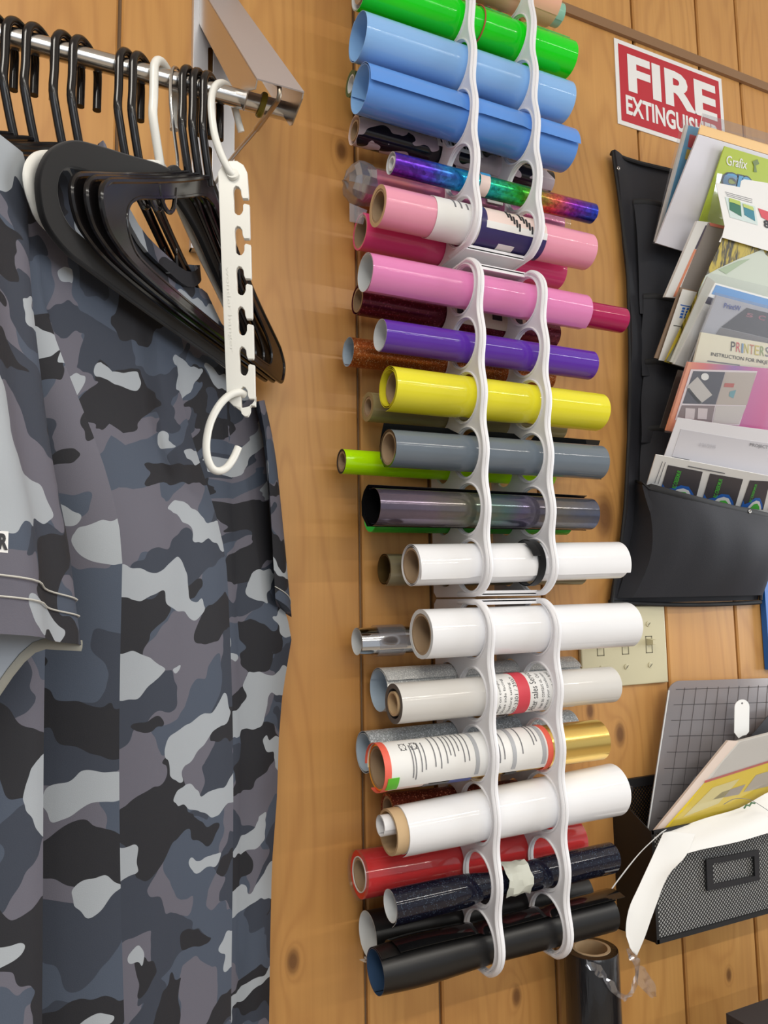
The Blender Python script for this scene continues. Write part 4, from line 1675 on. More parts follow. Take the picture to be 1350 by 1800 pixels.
b.tube([V((lerp(.776, 1.09, i/16), -.010-.001*math.sin(i*2), 1.4865-.004*math.sin(i/16*math.pi)-.006*i/16)) for i in range(17)], .0036, 8)
b.build('edge_binding', MAT['fabric_edge'], og)
for p in ((1087, 296, .019), (1318, 899, .066)):
    c = px(*p)
    MB().tube([c+V((.0022*math.cos(a), -.0002, .0022*math.sin(a))) for a in [i*math.pi/6 for i in range(12)]], .0009, 6, closed=True).build('grommet', MAT['chrome'], og)

# ---- papers in the pockets; corners are photo pixels plus distance from the wall
PG = 'sheets and packs in the pockets'


def paper(name, label, cat, tl, tr_, br, bl, mat, th=.0008, **kw):
    o = thing(name, label, cat, px(*bl))
    s = psheet(tl, tr_, br, bl, **kw)
    s.body('sheet', mat, o, th)
    return o, s


col_ = lambda n, c, r=.45: gloss(n, c, r)
# blue pack
o, s = paper('craft_paper_pack', 'slim blue edged paper pack in clear plastic, leftmost in top pocket', 'pack', (1206, 219, .088), (1345, 258, .088), (1300, 462, .042), (1152, 424, .042), MAT['paper'], .004)
s.rect('blue_print', (.03, .0, .97, .93), col_('pack_blue', (96, 172, 214)), o)
s.polypx('red_print', [(1212, 236), (1240, 244), (1236, 268), (1208, 258)], col_('pack_red', (206, 60, 80)), o, .0008)
s.polypx('yellow_print', [(1207, 262), (1234, 270), (1231, 286), (1203, 280)], col_('pack_yellow', (222, 190, 70)), o, .0008)
psheet((1199, 209, .091), (1345, 246, .091), (1300, 466, .045), (1147, 428, .045)).body('clear_bag', MAT['clear_film'], o, .0003)
# large white pack with orange header
o, s = paper('paper_pack', 'large white sheet pack with an orange header strip and clear flap', 'pack', (1228, 236, .104), (1402, 288, .104), (1345, 486, .052), (1153, 427, .052), M('pale_lilac_white', (222, 220, 228), .5), .003)
psheet((1232, 219, .1085), (1406, 271, .1085), (1402, 287, .1045), (1228, 235, .1045)).body('orange_header', col_('header_orange', (250, 206, 142)), o, .002)
psheet((1235, 199, .114), (1410, 252, .114), (1406, 271, .1098), (1232, 218, .1098)).body('clear_flap', MAT['clear_crinkle'], o, .0003)
MB().tube([px(1235, 199, .1145), px(1230, 225, .110)], .0006, 5).build('flap_edge', MAT['paper'], o)
# green booklet
o, s = paper('green_booklet', 'lime green booklet with blue bubble lettering in clear plastic', 'booklet', (1274, 257, .110), (1404, 296, .110), (1350, 440, .072), (1230, 388, .072), col_('booklet_green', (178, 196, 58)), .002)
s.text4('booklet_lettering', 'Grafix', [(1277, 273), (1314, 281), (1312, 298), (1276, 290)], MAT['paper'], o, .01)
s.text4('bubble_shadow', 'cr', [(1270, 299), (1322, 311), (1318, 343), (1264, 331)], M('bubble_outline', (70, 78, 90), .5), o, .07, .0006)
s.text4('bubble_lettering', 'cr', [(1273, 302), (1319, 313), (1315, 340), (1267, 328)], col_('bubble_blue', (96, 160, 206)), o, .03, .0012)
s.polypx('tree_emblem', [(1322, 284), (1331, 280), (1334, 288), (1328, 291), (1330, 303), (1324, 302), (1325, 292)], M('emblem_grey', (120, 140, 90), .6), o, .0008)
rr = random.Random(5)
P = []
for i in range(7):
    P.append([s.P(*s.px(lerp(1256, 1262, i/6)+q*9-i*4, 305+i*15+q*2), .0035+rr.uniform(0, .003)) for q in range(5)])
vs, fs = slab(P, .0002, s.n)
mk('crinkled_bag', vs, fs, MAT['clear_crinkle'], o, ang=10)
# grey pad
o, s = paper('grey_paper_pad', 'thick grey paper pad with an orange edge below the green booklet', 'pad', (1247, 391, .098), (1330, 412, .098), (1285, 545, .060), (1192, 520, .060), M('warm_grey_sheet', (150, 142, 136), .6), .003)
s2 = psheet((1226, 388, .092), (1249, 391, .096), (1191, 524, .058), (1169, 522, .054))
s2.body('white_page_block', MAT['paper'], o, .006)
s2.polypx('dark_edge_stripe', [(1240, 396), (1243, 397), (1224, 438), (1221, 437)], M('dark_violet_ink', (84, 76, 92), .5), o, .0006)
s2.polypx('orange_edge', [(1220, 438), (1224, 439), (1187, 522), (1183, 521)], col_('edge_orange', (232, 150, 118)), o, .0006)
s.polypx('orange_top_edge', [(1246, 391), (1276, 398), (1274, 403), (1248, 397)], col_('edge_coral', (220, 128, 110)), o, .0006)
# card instruction sheet
o = thing('instruction_card', 'white die cut instruction card with small green and teal card prints', 'card', px(1268, 425, .118))
s = psheet((1256, 318, .132), (1400, 356, .132), (1400, 462, .116), (1256, 420, .116))
out = [(1258, 320), (1264, 322), (1301, 329), (1303, 318), (1308, 315), (1352, 322), (1400, 334), (1400, 458), (1350, 441), (1268, 417), (1267, 426), (1264, 425), (1270, 414), (1274, 398)]
uvp = [s.px(*p) for p in out]
n = len(uvp)
vs = [s.P(*q) for q in uvp]+[s.P(q[0], q[1], -.0006) for q in uvp]
fs = [list(range(n)), list(range(2*n-1, n-1, -1))]+[[i, (i+1) % n, n+(i+1) % n, n+i] for i in range(n)]
mk('card', vs, fs, MAT['paper'], o, sm=False)
s.polypx('card_print_frame', [(1274, 346), (1327, 363), (1332, 396), (1283, 382)], M('pale_teal_line', (206, 222, 218), .5), o, .0004)
s.polypx('green_card_print', [(1281, 349), (1301, 356), (1303, 381), (1282, 369)], M('deep_green_print', (34, 110, 84), .5), o, .0007)
s.polypx('lime_card_print', [(1281, 348), (1300, 354), (1301, 362), (1289, 357), (1281, 355)], M('lime_print', (178, 200, 90), .5), o, .0010)
s.polypx('teal_card_print', [(1306, 361), (1324, 366), (1327, 389), (1308, 378)], M('teal_print', (40, 128, 148), .5), o, .0007)
s.polypx('lime_card_print', [(1305, 358), (1323, 364), (1324, 371), (1314, 367), (1306, 364)], M('lime_print_two', (190, 206, 110), .5), o, .0010)
s.polypx('red_card_print', [(1332, 366), (1358, 375), (1360, 394), (1338, 382)], M('red_print', (214, 70, 84), .5), o, .0007)
s.text4('number_print', '8', [(1341, 386), (1352, 389), (1353, 402), (1343, 400)], MAT['ink_black'], o, .03, .0008)
for k in range(3):
    s.polypx('fine_print', [(1274+k*1.5, 337+k*3.2), (1322, 350+k*3.2), (1322, 350.8+k*3.2), (1274+k*1.5, 337.8+k*3.2)], MAT['ink'], o, .0004)
# white sheet with blue grid emblem and cardboard
o, s = paper('cardboard_sheet', 'brown cardboard sheet edge in the second pocket', 'cardboard', (1196, 505, .075), (1275, 522, .075), (1235, 648, .047), (1151, 629, .047), M('kraft_board', (150, 128, 108), .7), .002)
o, s = paper('logo_sheet', 'white sheet with a small blue grid emblem', 'paper', (1200, 508, .080), (1290, 528, .080), (1246, 652, .051), (1158, 633, .051), MAT['paper'])
for a in range(2):
    for c in range(4):
        x0, y0 = 1199.5+a*7.5-c*1.6, 540+c*5+a*1.2
        s.polypx('blue_print_square', [(x0, y0), (x0+5, y0+.8), (x0+4, y0+4.3), (x0-1, y0+3.5)], col_('emblem_blue', (52, 110, 200)), o, .0005)
s.polypx('blue_print_bar', [(1196, 535), (1213, 538.5), (1212.5, 540), (1196, 536.6)], MAT['emblem_blue'], o, .0005)
s.polypx('print_line', [(1183.5, 571.6), (1202, 574), (1202, 575), (1183.5, 572.6)], MAT['ink_black'], o, .0005)
# photo sheet with pale green shirt
def streak_mat():
    m = M('yellow_and_black_photo', (190, 170, 60), .4)
    t = NT(m)
    n = t.noise(t.coords('Object', (90, 90, 14)), 1.0, 3, .65)
    t.l(t.ramp(n, [(.42, lin((60, 54, 34))), (.56, lin((188, 166, 52)))]), t.b.inputs['Base Color'])
    return m


o, s = paper('photo_sheet', 'printed sheet showing a pale green shirt on yellow planks', 'print', (1272, 417, .113), (1400, 452, .113), (1360, 690, .062), (1168, 636, .062), streak_mat())
s.polypx('shirt_print', [(1240, 484), (1262, 472), (1296, 456), (1341, 438), (1344, 446), (1350, 452), (1400, 466), (1390, 560), (1215, 560), (1228, 510)], M('pale_sage_print', (196, 204, 190), .5), o, .0005)
s.polypx('shirt_shade', [(1262, 474), (1300, 458), (1318, 455), (1300, 466), (1276, 482)], M('sage_print', (160, 178, 148), .5), o, .0009)
s.polypx('grey_print_area', [(1216, 556), (1390, 600), (1360, 688), (1170, 634)], M('grey_olive_print', (128, 128, 112), .5), o, .0009)
# clear pack of white transfer sheets with a blue stripe
o, s = paper('transfer_paper_pack', 'thick clear pack of white sheets with a blue stripe', 'pack', (1257, 497, .116), (1400, 536, .116), (1350, 690, .070), (1186, 640, .070), MAT['paper'], .005)
s.rect('blue_stripe', (.02, .02, .98, .13), col_('stripe_blue', (104, 152, 206)), o)
s.rect('dark_stripe', (.0, .17, .98, .25), M('slate_stripe', (84, 82, 96), .5), o)
s3 = psheet((1244, 486, .113), (1259, 497, .115), (1190, 640, .069), (1178, 636, .066))
s3.body('page_edges', M('page_edge_white', (214, 214, 204), .6), o, .003)
psheet((1244, 478, .119), (1400, 516, .119), (1352, 694, .073), (1180, 640, .073)).body('clear_bag', MAT['clear_film'], o, .0003)
# pack with dark photo
o, s = paper('printable_vinyl_pack', 'clear pack with a dark photo and small blue wordmark', 'pack', (1260, 519, .124), (1400, 556, .124), (1372, 690, .078), (1212, 640, .078), M('cool_white', (222, 224, 228), .4), .003)
s.polypx('dark_photo_print', [(1312, 541), (1400, 562), (1400, 606), (1267, 575)], M('charcoal_print', (58, 58, 64), .4), o, .0005)
s.polypx('grey_photo_print', [(1266, 576), (1400, 607), (1396, 632), (1250, 598)], M('mid_grey_print', (150, 146, 142), .4), o, .0005)
s.text4('wordmark_lettering', 'PrintW', [(1273, 532), (1302, 538), (1301, 547), (1271, 541)], M('wordmark_blue', (60, 90, 180), .5), o, .025, .0009)
s.text4('red_glyph', '5', [(1312, 549), (1324, 552), (1322, 559), (1310, 556)], M('glyph_red', (196, 120, 130), .5), o, .03, .0009)
s.text4('red_glyph', 'C', [(1334, 553), (1346, 556), (1343, 564), (1331, 561)], M('glyph_red_two', (196, 100, 120), .5), o, .03, .0009)
psheet((1257, 514, .127), (1402, 550, .127), (1374, 694, .081), (1208, 640, .081)).body('clear_bag', MAT['clear_crinkle'], o, .0003)
# printers card
o, s = paper('printer_paper_pack', 'cream paper pack printed with colourful printers heading', 'pack', (1233, 584, .112), (1400, 612, .112), (1392, 690, .096), (1214, 660, .096), M('cream_card', (232, 226, 200), .5), .003)
x0 = 1284
for ch, c_ in zip('PRINTERS', ((60, 60, 60), (210, 80, 90), (110, 150, 190), (200, 190, 80), (200, 120, 90), (206, 190, 90), (150, 170, 110), (120, 120, 130))):
    w_ = 3 if ch == 'I' else 7.5
    s.text4('heading_letter', ch, [(x0+1, 600+(x0-1284)*.16), (x0+w_+1, 601.2+(x0-1284)*.16), (x0+w_, 618+(x0-1284)*.16), (x0, 616.8+(x0-1284)*.16)], M('heading_ink', c_, .5), o, .0, .0006)
    x0 += w_+1.8
s.text4('instruction_lettering', 'INSTRUCTION FOR INKJET V', [(1250, 619), (1362, 636), (1361, 644), (1249, 627)], MAT['ink_black'], o, .005)
s.polypx('fine_print', [(1243, 633.5), (1300, 641), (1300, 643), (1243, 635.5)], MAT['ink'], o, .0005)
psheet((1230, 582, .114), (1402, 610, .114), (1394, 690, .098), (1211, 660, .098)).body('clear_bag', MAT['clear_film'], o, .0003)
# weathered wood print strip
o, s = paper('wood_print_sheet', 'dark weathered wood print sheet peeking from the third pocket', 'print', (1192, 650, .090), (1290, 668, .090), (1262, 772, .058), (1160, 752, .058), M('weathered_grey_print', (78, 76, 72), .5))


def grad_mat(name, stops, direc='X', length=.2):
    m = M(name, (200, 200, 200), .4)
    t = NT(m)
    sep = t.n('ShaderNodeSeparateXYZ')
    t.l(t.coords('Object'), sep.inputs[0])
    f = t.math('DIVIDE', sep.outputs['XYZ'.index(direc)], length)
    t.l(t.ramp(f, stops), t.b.inputs['Base Color'])
    return m


o, s = paper('photo_paper_pack', 'orange to purple photo paper pack with a mug and laptop collage', 'pack', (1210, 636, .118), (1400, 652, .118), (1388, 790, .078), (1171, 757, .078),
             grad_mat('orange_purple_cover', [(0, lin((236, 150, 104))), (.16, lin((226, 110, 104))), (.42, lin((150, 100, 176))), (.62, lin((204, 90, 160))), (.8, lin((214, 80, 150))), (1, lin((230, 150, 200)))], 'X', .24), .003)
s.polypx('orange_edge_print', [(1210, 636.5), (1216, 637), (1178, 757), (1172, 756)], col_('cover_orange', (238, 150, 104)), o, .0004)
s.polypx('collage_frame', [(1214, 649), (1331, 652), (1299, 748), (1186, 738)], M('collage_white', (232, 220, 224), .5), o, .0006)
s.polypx('laptop_photo', [(1218, 652), (1274, 654), (1257, 711), (1199, 709)], M('photo_dark_blue', (52, 50, 66), .4), o, .0009)
s.polypx('laptop_print', [(1225, 662), (1251, 694), (1231, 709), (1206, 680)], M('laptop_silver', (196, 190, 184), .4), o, .0012)
for k in range(4):
    s.polypx('keyboard_print', [(1207+k*4.2, 683.5+k*5.6), (1210+k*4.2, 681.3+k*5.6), (1226+k*2.2, 702+k*1.7), (1223+k*2.2, 704+k*1.7)], MAT['ink_black'], o, .0015)
s.polypx('mug_print', [(1238+7*math.cos(a), 662+6.5*math.sin(a)) for a in [i*.52 for i in range(12)]], MAT['paper'], o, .0013)
s.polypx('desk_photo', [(1275, 654), (1329, 655), (1312, 712), (1258, 711)], M('photo_beige', (186, 172, 160), .4), o, .0009)
s.polypx('red_tool_print', [(1273, 673), (1290, 674), (1288, 681), (1271, 680)], M('photo_red', (186, 80, 66), .5), o, .0012)
s.polypx('teal_tool_print', [(1282, 688), (1293, 685), (1288, 700), (1280, 696)], M('photo_teal', (96, 156, 166), .5), o, .0012)
s.polypx('mug_photo', [(1198, 712), (1256, 713), (1250, 744), (1189, 736)], M('photo_mauve', (128, 108, 108), .4), o, .0009)
for x in (1204, 1226):
    s.polypx('mug_print', [(x, 717), (x+17, 718), (x+15, 737), (x-1, 736)], M('photo_mug_white', (214, 200, 200), .5), o, .0012)
s.polypx('card_photo', [(1258, 713), (1311, 714), (1298, 745), (1252, 744)], M('photo_offwhite', (204, 196, 190), .4), o, .0009)
psheet((1207, 634, .121), (1402, 649, .121), (1390, 792, .081), (1168, 760, .081)).body('clear_bag', MAT['clear_film'], o, .0003)
# project sheet
o, s = paper('project_sheet', 'white sheet with a grey shaded box above the card sheet', 'paper', (1191, 734, .103), (1400, 762, .103), (1388, 858, .060), (1166, 806, .064), M('soft_white_sheet', (230, 228, 232), .6), bow=.003)
s.rect('grey_box_print', (.05, .24, .98, .9), grad_mat('shaded_box', [(0, lin((226, 224, 230))), (.7, lin((206, 204, 210))), (1, lin((150, 148, 156)))], 'Z', .062), o, .0004, 9, 3)
s.text4('project_lettering', 'PROJECT ESTIMATE', [(1318, 778), (1388, 790), (1387, 797), (1317, 785)], MAT['ink'], o, .0, .0012)
s.text4('faint_lettering', '4/26/2018', [(1229, 778), (1258, 782), (1257, 788), (1228, 784)], M('faint_ink', (196, 194, 200), .6), o, .0, .0015)
s.polypx('fine_print', [(1182, 803), (1212, 808), (1212, 809.5), (1182, 804.5)], MAT['ink'], o, .0015)
# sheet of business cards
o, s = paper('business_card_sheet', 'white sheet of dark business cards in the lowest pocket', 'paper', (1153, 799, .082), (1400, 846, .082), (1388, 912, .042), (1134, 862, .036), MAT['paper'], .0012)
dk = M('card_charcoal', (72, 68, 72), .5)
blu, grn = M('card_blue', (44, 104, 190), .5), M('card_green', (84, 190, 70), .5)
for k, (a, b_, c, d) in enumerate([((1174, 817), (1235, 829), (1222, 880), (1161, 861)), ((1248, 832), (1306, 842), (1291, 893), (1234, 880)), ((1318, 844), (1353, 846), (1341, 896), (1302, 890)), ((1364, 852), (1400, 858), (1392, 906), (1350, 896))]):
    s.polypx('card_print', [a, b_, c, d], dk, o, .0005)
    L2 = lambda p, q, t: (lerp(p[0], q[0], t), lerp(p[1], q[1], t))
    pt = lambda u, v: L2(L2(a, b_, u), L2(d, c, u), v)
    s.polypx('blue_swoosh', [pt(.0, .75), pt(.12, .9), pt(.3, .8), pt(.5, .62), pt(.72, .6), pt(.9, .8), pt(.96, .95), pt(.9, 1), pt(0, 1)], blu, o, .0008)
    s.polypx('white_swoosh', [pt(.3, .98), pt(.42, .8), pt(.58, .7), pt(.74, .72), pt(.88, .92), pt(.9, 1), pt(.3, 1)], MAT['paper'], o, .0011)
    s.polypx('green_swoosh', [pt(.42, .98), pt(.52, .84), pt(.66, .8), pt(.78, .9), pt(.82, 1), pt(.42, 1)], grn, o, .0014)
    q0, q1, q2, q3 = pt(.33, .98), pt(.30, .12), pt(.41, .14), pt(.44, 1.0)
    s.text4('card_lettering', 'RC CREEKMUR', [pt(.27, .78), pt(.29, .1), pt(.41, .12), pt(.39, .8)], grn, o, .02, .0011)
for k in range(2):
    s.polypx('fine_print', [(1150+k*6, 849+k), (1151+k*6, 849.3+k), (1165+k*5, 811+k), (1164+k*5, 810.7+k)], MAT['ink'], o, .0006)
s.polypx('fine_print', [(1209, 818.3), (1274, 831), (1274, 833), (1209, 820.3)], MAT['ink'], o, .0006)

# blue and white panel at the right edge
o = thing('wall_folder', 'blue and white folder edge hanging right of the black organizer', 'folder', (1.2, 0, 1.37))
a0, a1 = px(1340, 976, .012), px(1344, 880, .012)
MB().box((a0.x, -.012, 1.372), (1.36, -.002, a0.z)).build('blue_cover', gloss('folder_blue', (28, 104, 190), .4), o, sm=False)
MB().box((a0.x+.002, -.011, a0.z), (1.36, -.003, a1.z)).build('white_insert', MAT['paper'], o, sm=False)

# ---------------------------------------------------------------- black mesh wall file
FX0, FX1, FD = .772, 1.095, .073
fl = thing('mesh_wall_file', 'black wire mesh wall file holding papers, right of the rolls', 'wall file', (.93, 0, 1.03))
blk = M('black_powder_coat', (22, 21, 22), .5)
vs, fs = [], []
side = [(0.0005, 1.035), (FD, 1.045), (FD, 1.183), (.0005, 1.222)]


def side_plate(x):
    v_ = [(x, -d, z) for d, z in side]+[(x+.0012, -d, z) for d, z in side]
    return mk('side_panel', v_, [[0, 1, 2, 3], [7, 6, 5, 4], [0, 4, 5, 1], [1, 5, 6, 2], [2, 6, 7, 3], [3, 7, 4, 0]], blk, fl, sm=False)


side_plate(FX0)
side_plate(FX1)


def mesh_panel(name, O_, ux, uz, w, h, step, r_, mat):
    """two crossing sets of diagonal flat wires clipped to a rectangle"""
    b = MB()
    nrm_ = ux.cross(uz)
    for sgn in (1, -1):
        k = -h
        while k < w:
            # line x = k + s (sgn=1) or x = k + h - s
            x_a, z_a, x_b, z_b = (k, 0, k+h, h) if sgn > 0 else (k+h, 0, k, h)
            pts = []
            for (xa, za, xb, zb) in ((x_a, z_a, x_b, z_b),):
                t0, t1 = 0.0, 1.0
                dx = xb-xa
                for bound, s in ((0, 1), (w, -1)):
                    va, vb = s*(xa-bound), s*(xb-bound)
                    if va < 0 and vb < 0:
                        t0, t1 = 1, 0
                    elif va < 0:
                        t0 = max(t0, va/(va-vb))
                    elif vb < 0:
                        t1 = min(t1, va/(va-vb))
                if t1-t0 > 1e-3:
                    p0 = O_+ux*lerp(xa, xb, t0)+uz*lerp(za, zb, t0)
                    p1 = O_+ux*lerp(xa, xb, t1)+uz*lerp(za, zb, t1)
                    d = (p1-p0).normalized()
                    q = d.cross(nrm_)*r_
                    e = nrm_*(r_*.5)
                    b.hexa([p0-q-e, p0+q-e, p1+q-e, p1-q-e, p0-q+e, p0+q+e, p1+q+e, p1-q+e])
            k += step
    m_ = b.build(name, mat, fl, sm=False)
    m_['kind'] = 'stuff'
    return m_


mesh_panel('front_mesh', V((FX0, -FD, 1.045)), V((1, 0, 0)), V((0, 0, 1)), FX1-FX0, .138, .0056, .00052, blk)
mesh_panel('back_mesh', V((FX0, -.004, 1.14)), V((1, 0, 0)), V((0, 0, 1)), FX1-FX0, .085, .0058, .0008, blk)
b = MB()
b.box((FX0, -FD-.001, 1.042), (FX1, -FD+.0015, 1.0475)).box((FX0, -FD-.001, 1.18), (FX1, -FD+.0015, 1.1845))
b.box((FX0-.0005, -FD-.001, 1.042), (FX0+.004, -FD+.002, 1.1845)).box((FX1-.003, -FD-.001, 1.042), (FX1+.001, -FD+.002, 1.1845))
b.build('front_frame', blk, fl, sm=False)
MB().box((FX0, -.006, 1.222), (FX1, -.0008, 1.2345)).build('back_rail', blk, fl, sm=False)
MB().hexa([(FX0, -FD, 1.043), (FX1, -FD, 1.043), (FX1, -.001, 1.035), (FX0, -.001, 1.035), (FX0, -FD, 1.0445), (FX1, -FD, 1.0445), (FX1, -.001, 1.0365), (FX0, -.001, 1.0365)]).build('bottom_panel', blk, fl, sm=False)
c = px(1108, 1387, .005)
vs, fs = fill2d([circ(0, 0, .0042, 14)], .0006, .0006)
mk('screw', [c+V((v[0], -v[2]-.0005, v[1])) for v in vs], fs, MAT['steel'], fl)
S = psheet((1241, 1511, FD+.003), (1333, 1494, FD+.003), (1335, 1547, FD+.003), (1243, 1566, FD+.003))
b = MB()
fr = [(0, 0), (1, 0), (1, 1), (0, 1)]
inn = [(.115, .17), (.91, .17), (.91, .83), (.115, .83)]
for k in range(4):
    j = (k+1) % 4
    q = [fr[k], fr[j], inn[j], inn[k]]
    b.hexa([S.P(*p, -.002) for p in q]+[S.P(*p, .0008) for p in q])
b.build('label_frame', M('black_label_plastic', (30, 30, 34), .4), fl, sm=False)

# clear gridded mat standing in the file
o = thing('gridded_cutting_mat', 'clear grey gridded plastic mat standing in the mesh file', 'mat', px(1139, 1460, .03))
MT = psheet((1177, 1197, .022), (1402, 1190, .022), (1385, 1480, .034), (1133, 1487, .034), bow=.006)
mo_ = [(.07-.07*math.cos(a), .075-.075*math.sin(a)) for a in [math.pi/2*k/10 for k in range(11)]]
P = []
for i in range(31):
    u = (i/30)**1.6
    vt = .075*(1-math.sqrt(max(0, 1-(1-min(1, u/.07))**2)))
    P.append([MT.P(u, lerp(vt, 1, j/14)) for j in range(15)])
vs, fs = slab(P, .0012, MT.n)
mk('mat_sheet', vs, fs, MAT['clear_mat'], o)
gl = M('grid_line_grey', (58, 54, 58), .6)
b = MB()
for k in range(1, 13):
    u = .03+.078*k
    b.tube([MT.P(u, lerp(.045, 1, t/8), .0004) for t in range(9)], .00035, 4)
for k in range(0, 10):
    v = .055+.098*k
    b.tube([MT.P(lerp(.05, 1, t/12), v, .0004) for t in range(13)], .00035, 4)
b.build('grid_print', gl, o)
b = MB()
b.tube([MT.P(.004, lerp(.06, 1, t/8), .0002) for t in range(9)], .0011, 6)
b.build('mat_edge', MAT['backing'], o)
o = thing('white_tag', 'white rounded plastic tag with a hole standing before the mat', 'tag', px(1298, 1296, .050))
S = psheet((1291, 1230, .050), (1317, 1229, .050), (1316, 1297, .054), (1290, 1298, .054))
out = [(.5-.5*math.cos(a), .2-.2*math.sin(a)) for a in [math.pi*i/12 for i in range(13)]]+[(1, .84), (.82, .92), (.55, .94), (.3, 1.0), (0, .85)]
hol = [(.5+.07*math.cos(a), .10+.028*math.sin(a)) for a in [2*math.pi*i/10 for i in range(10)]]
w_, h_ = (S.c[1]-S.c[0]).length, (S.c[3]-S.c[0]).length
vs, fs = fill2d([out, hol], .0001)
mk('tag_plate', [S.P(v[0], v[1], .0006 if v[2] > 0 else 0) for v in vs], fs, MAT['paper'], o, sm=False)
# dark folder behind yellow pack
o, s = paper('dark_folder', 'dark grey folder edge slanting behind the yellow pack', 'folder', (1352, 1256, .051), (1430, 1240, .051), (1420, 1440, .047), (1216, 1420, .047), M('dark_folder', (50, 50, 54), .5))
o, s = paper('grey_plastic_sleeve', 'blue grey plastic sleeve behind the yellow pack', 'sleeve', (1222, 1366, .0585), (1330, 1300, .0585), (1330, 1480, .0535), (1152, 1476, .0535), M('blue_grey_plastic', (116, 126, 138), .35))
o, s = paper('white_card', 'small white card between the mat and the yellow pack', 'card', (1190, 1408, .0595), (1290, 1380, .0605), (1290, 1480, .057), (1140, 1478, .0565), M('grey_white_card', (222, 226, 226), .4))
# yellow pack
o, s = paper('yellow_paper_pack', 'thick clear wrapped yellow and white paper pack in the file', 'pack', (1299, 1303, .084), (1420, 1272, .084), (1395, 1452, .0635), (1163, 1464, .0635), M('wrapped_white', (214, 210, 204), .3), .004)
s.polypx('yellow_print', [(1163, 1461), (1241, 1372), (1300, 1355), (1410, 1322), (1400, 1400), (1300, 1424), (1180, 1460)], col_('pack_bright_yellow', (236, 206, 40)), o, .0005)
s.polypx('pale_print', [(1200, 1436), (1252, 1384), (1300, 1368), (1262, 1412)], M('pale_yellow_print', (230, 216, 150), .4), o, .0009)
s.polypx('grey_print', [(1252, 1405), (1268, 1392), (1310, 1378), (1298, 1396)], M('grey_print', (170, 160, 150), .4), o, .0009)
s.polypx('grey_print', [(1306, 1392), (1328, 1362), (1400, 1340), (1390, 1372)], M('grey_print_two', (186, 176, 160), .4), o, .0009)
s.polypx('red_print_line', [(1238, 1372), (1410, 1318), (1410, 1321), (1238, 1376)], M('red_print_line', (196, 90, 84), .5), o, .0009)
S2 = psheet((1280, 1302, .0815), (1299, 1303, .0838), (1164, 1464, .0632), (1150, 1462, .061))
S2.body('page_edges', M('pale_peach_edges', (226, 208, 196), .6), o, .004)
rr = random.Random(9)
P = [[s.P(i/8, j/8, .0015+rr.uniform(0, .0022)) for j in range(9)] for i in range(9)]
vs, fs = slab(P, .0002, s.n)
mk('crinkled_wrap', vs, fs, MAT['clear_film'], o, ang=12)
# paper block inside the file, seen through the mesh
o = thing('paper_stack', 'stack of white papers inside the mesh file', 'paper', (.93, -.06, 1.05))
MB().box((FX0+.006, -.0712, 1.048), (FX1-.01, -.0702, 1.175)).build('sheet', MAT['paper'], o, sm=False)
# sheet flopping over the front
o = thing('draped_white_sheet', 'large white sheet flopping over the front of the mesh file', 'paper', px(1174, 1539, .1))
g = [
    [(1172, 1462, .072), (1240, 1438, .074), (1300, 1420, .076), (1360, 1388, .078), (1420, 1372, .08)],
    [(1163, 1471, .0775), (1236, 1452, .082), (1302, 1432, .086), (1364, 1408, .088), (1424, 1392, .09)],
    [(1155, 1500, .085), (1222, 1478, .093), (1300, 1456, .100), (1362, 1436, .102), (1424, 1420, .104)],
    [(1146, 1530, .090), (1208, 1500, .098), (1296, 1480, .106), (1358, 1462, .108), (1420, 1446, .11)],
]
G2 = [catmull([px(*p) for p in r_], 4) for r_ in g]
cols = list(zip(*G2))
P = [catmull(list(c_), 4) for c_ in cols]
vs, fs = slab(P, .0005, (0, -1, 0))
sh = mk('sheet', vs, fs, MAT['paper'], o, ang=60)
g = [
    [(1166, 1464, .080), (1180, 1462, .084), (1222, 1466, .092)],
    [(1146, 1508, .088), (1168, 1508, .092), (1206, 1504, .100)],
    [(1124, 1556, .096), (1146, 1558, .100), (1174, 1540, .105)],
    [(1105, 1600, .102), (1128, 1612, .106), (1148, 1606, .110)],
    [(1101, 1646, .106), (1112, 1664, .108), (1134, 1646, .112)],
    [(1118, 1677, .109), (1119, 1679, .110), (1121, 1677, .111)],
]
G2 = [catmull([px(*p) for p in r_], 4) for r_ in g]
P = [catmull(list(c_), 4) for c_ in zip(*G2)]
vs, fs = slab(P, .0005, (0, -1, 0))
mk('hanging_corner', vs, fs, MAT['paper'], o, ang=60)
S = psheet((1296, 1392, .09), (1350, 1372, .09), (1350, 1440, .106), (1300, 1440, .106))
for q in range(2):
    MB().tube([px(1308+q*9, 1421+q*-4, .1025), px(1312+q*9, 1415-q*4, .1025), px(1318+q*9, 1416-q*4, .1025)], .0012, 6).build('green_leaf_print', M('leaf_print', (84, 120, 84), .6), sh)
b = MB()
b.tube(catmull([px(1272, 1414, .0985), px(1292, 1404, .0985), px(1318, 1406, .1000), px(1340, 1418, .104), px(1360, 1432, .107)], 4), .0004, 5)
b.build('outline_print', MAT['ink'], sh)
# thin strip of paper poking out to the left
o = thing('paper_strip', 'thin white paper edge poking out left of the mesh file', 'paper', px(1075, 1562, .09))
g = [[(1172, 1458, .074), (1164, 1462, .079)], [(1130, 1495, .080), (1124, 1500, .085)], [(1092, 1542, .086), (1087, 1546, .090)], [(1070, 1572, .088), (1067, 1574, .091)]]
P = [catmull([px(*r_[k]) for r_ in g], 4) for k in (0, 1)]
vs, fs = slab(P, .0005, (0, -1, 0))
mk('sheet', vs, fs, MAT['paper'], o)

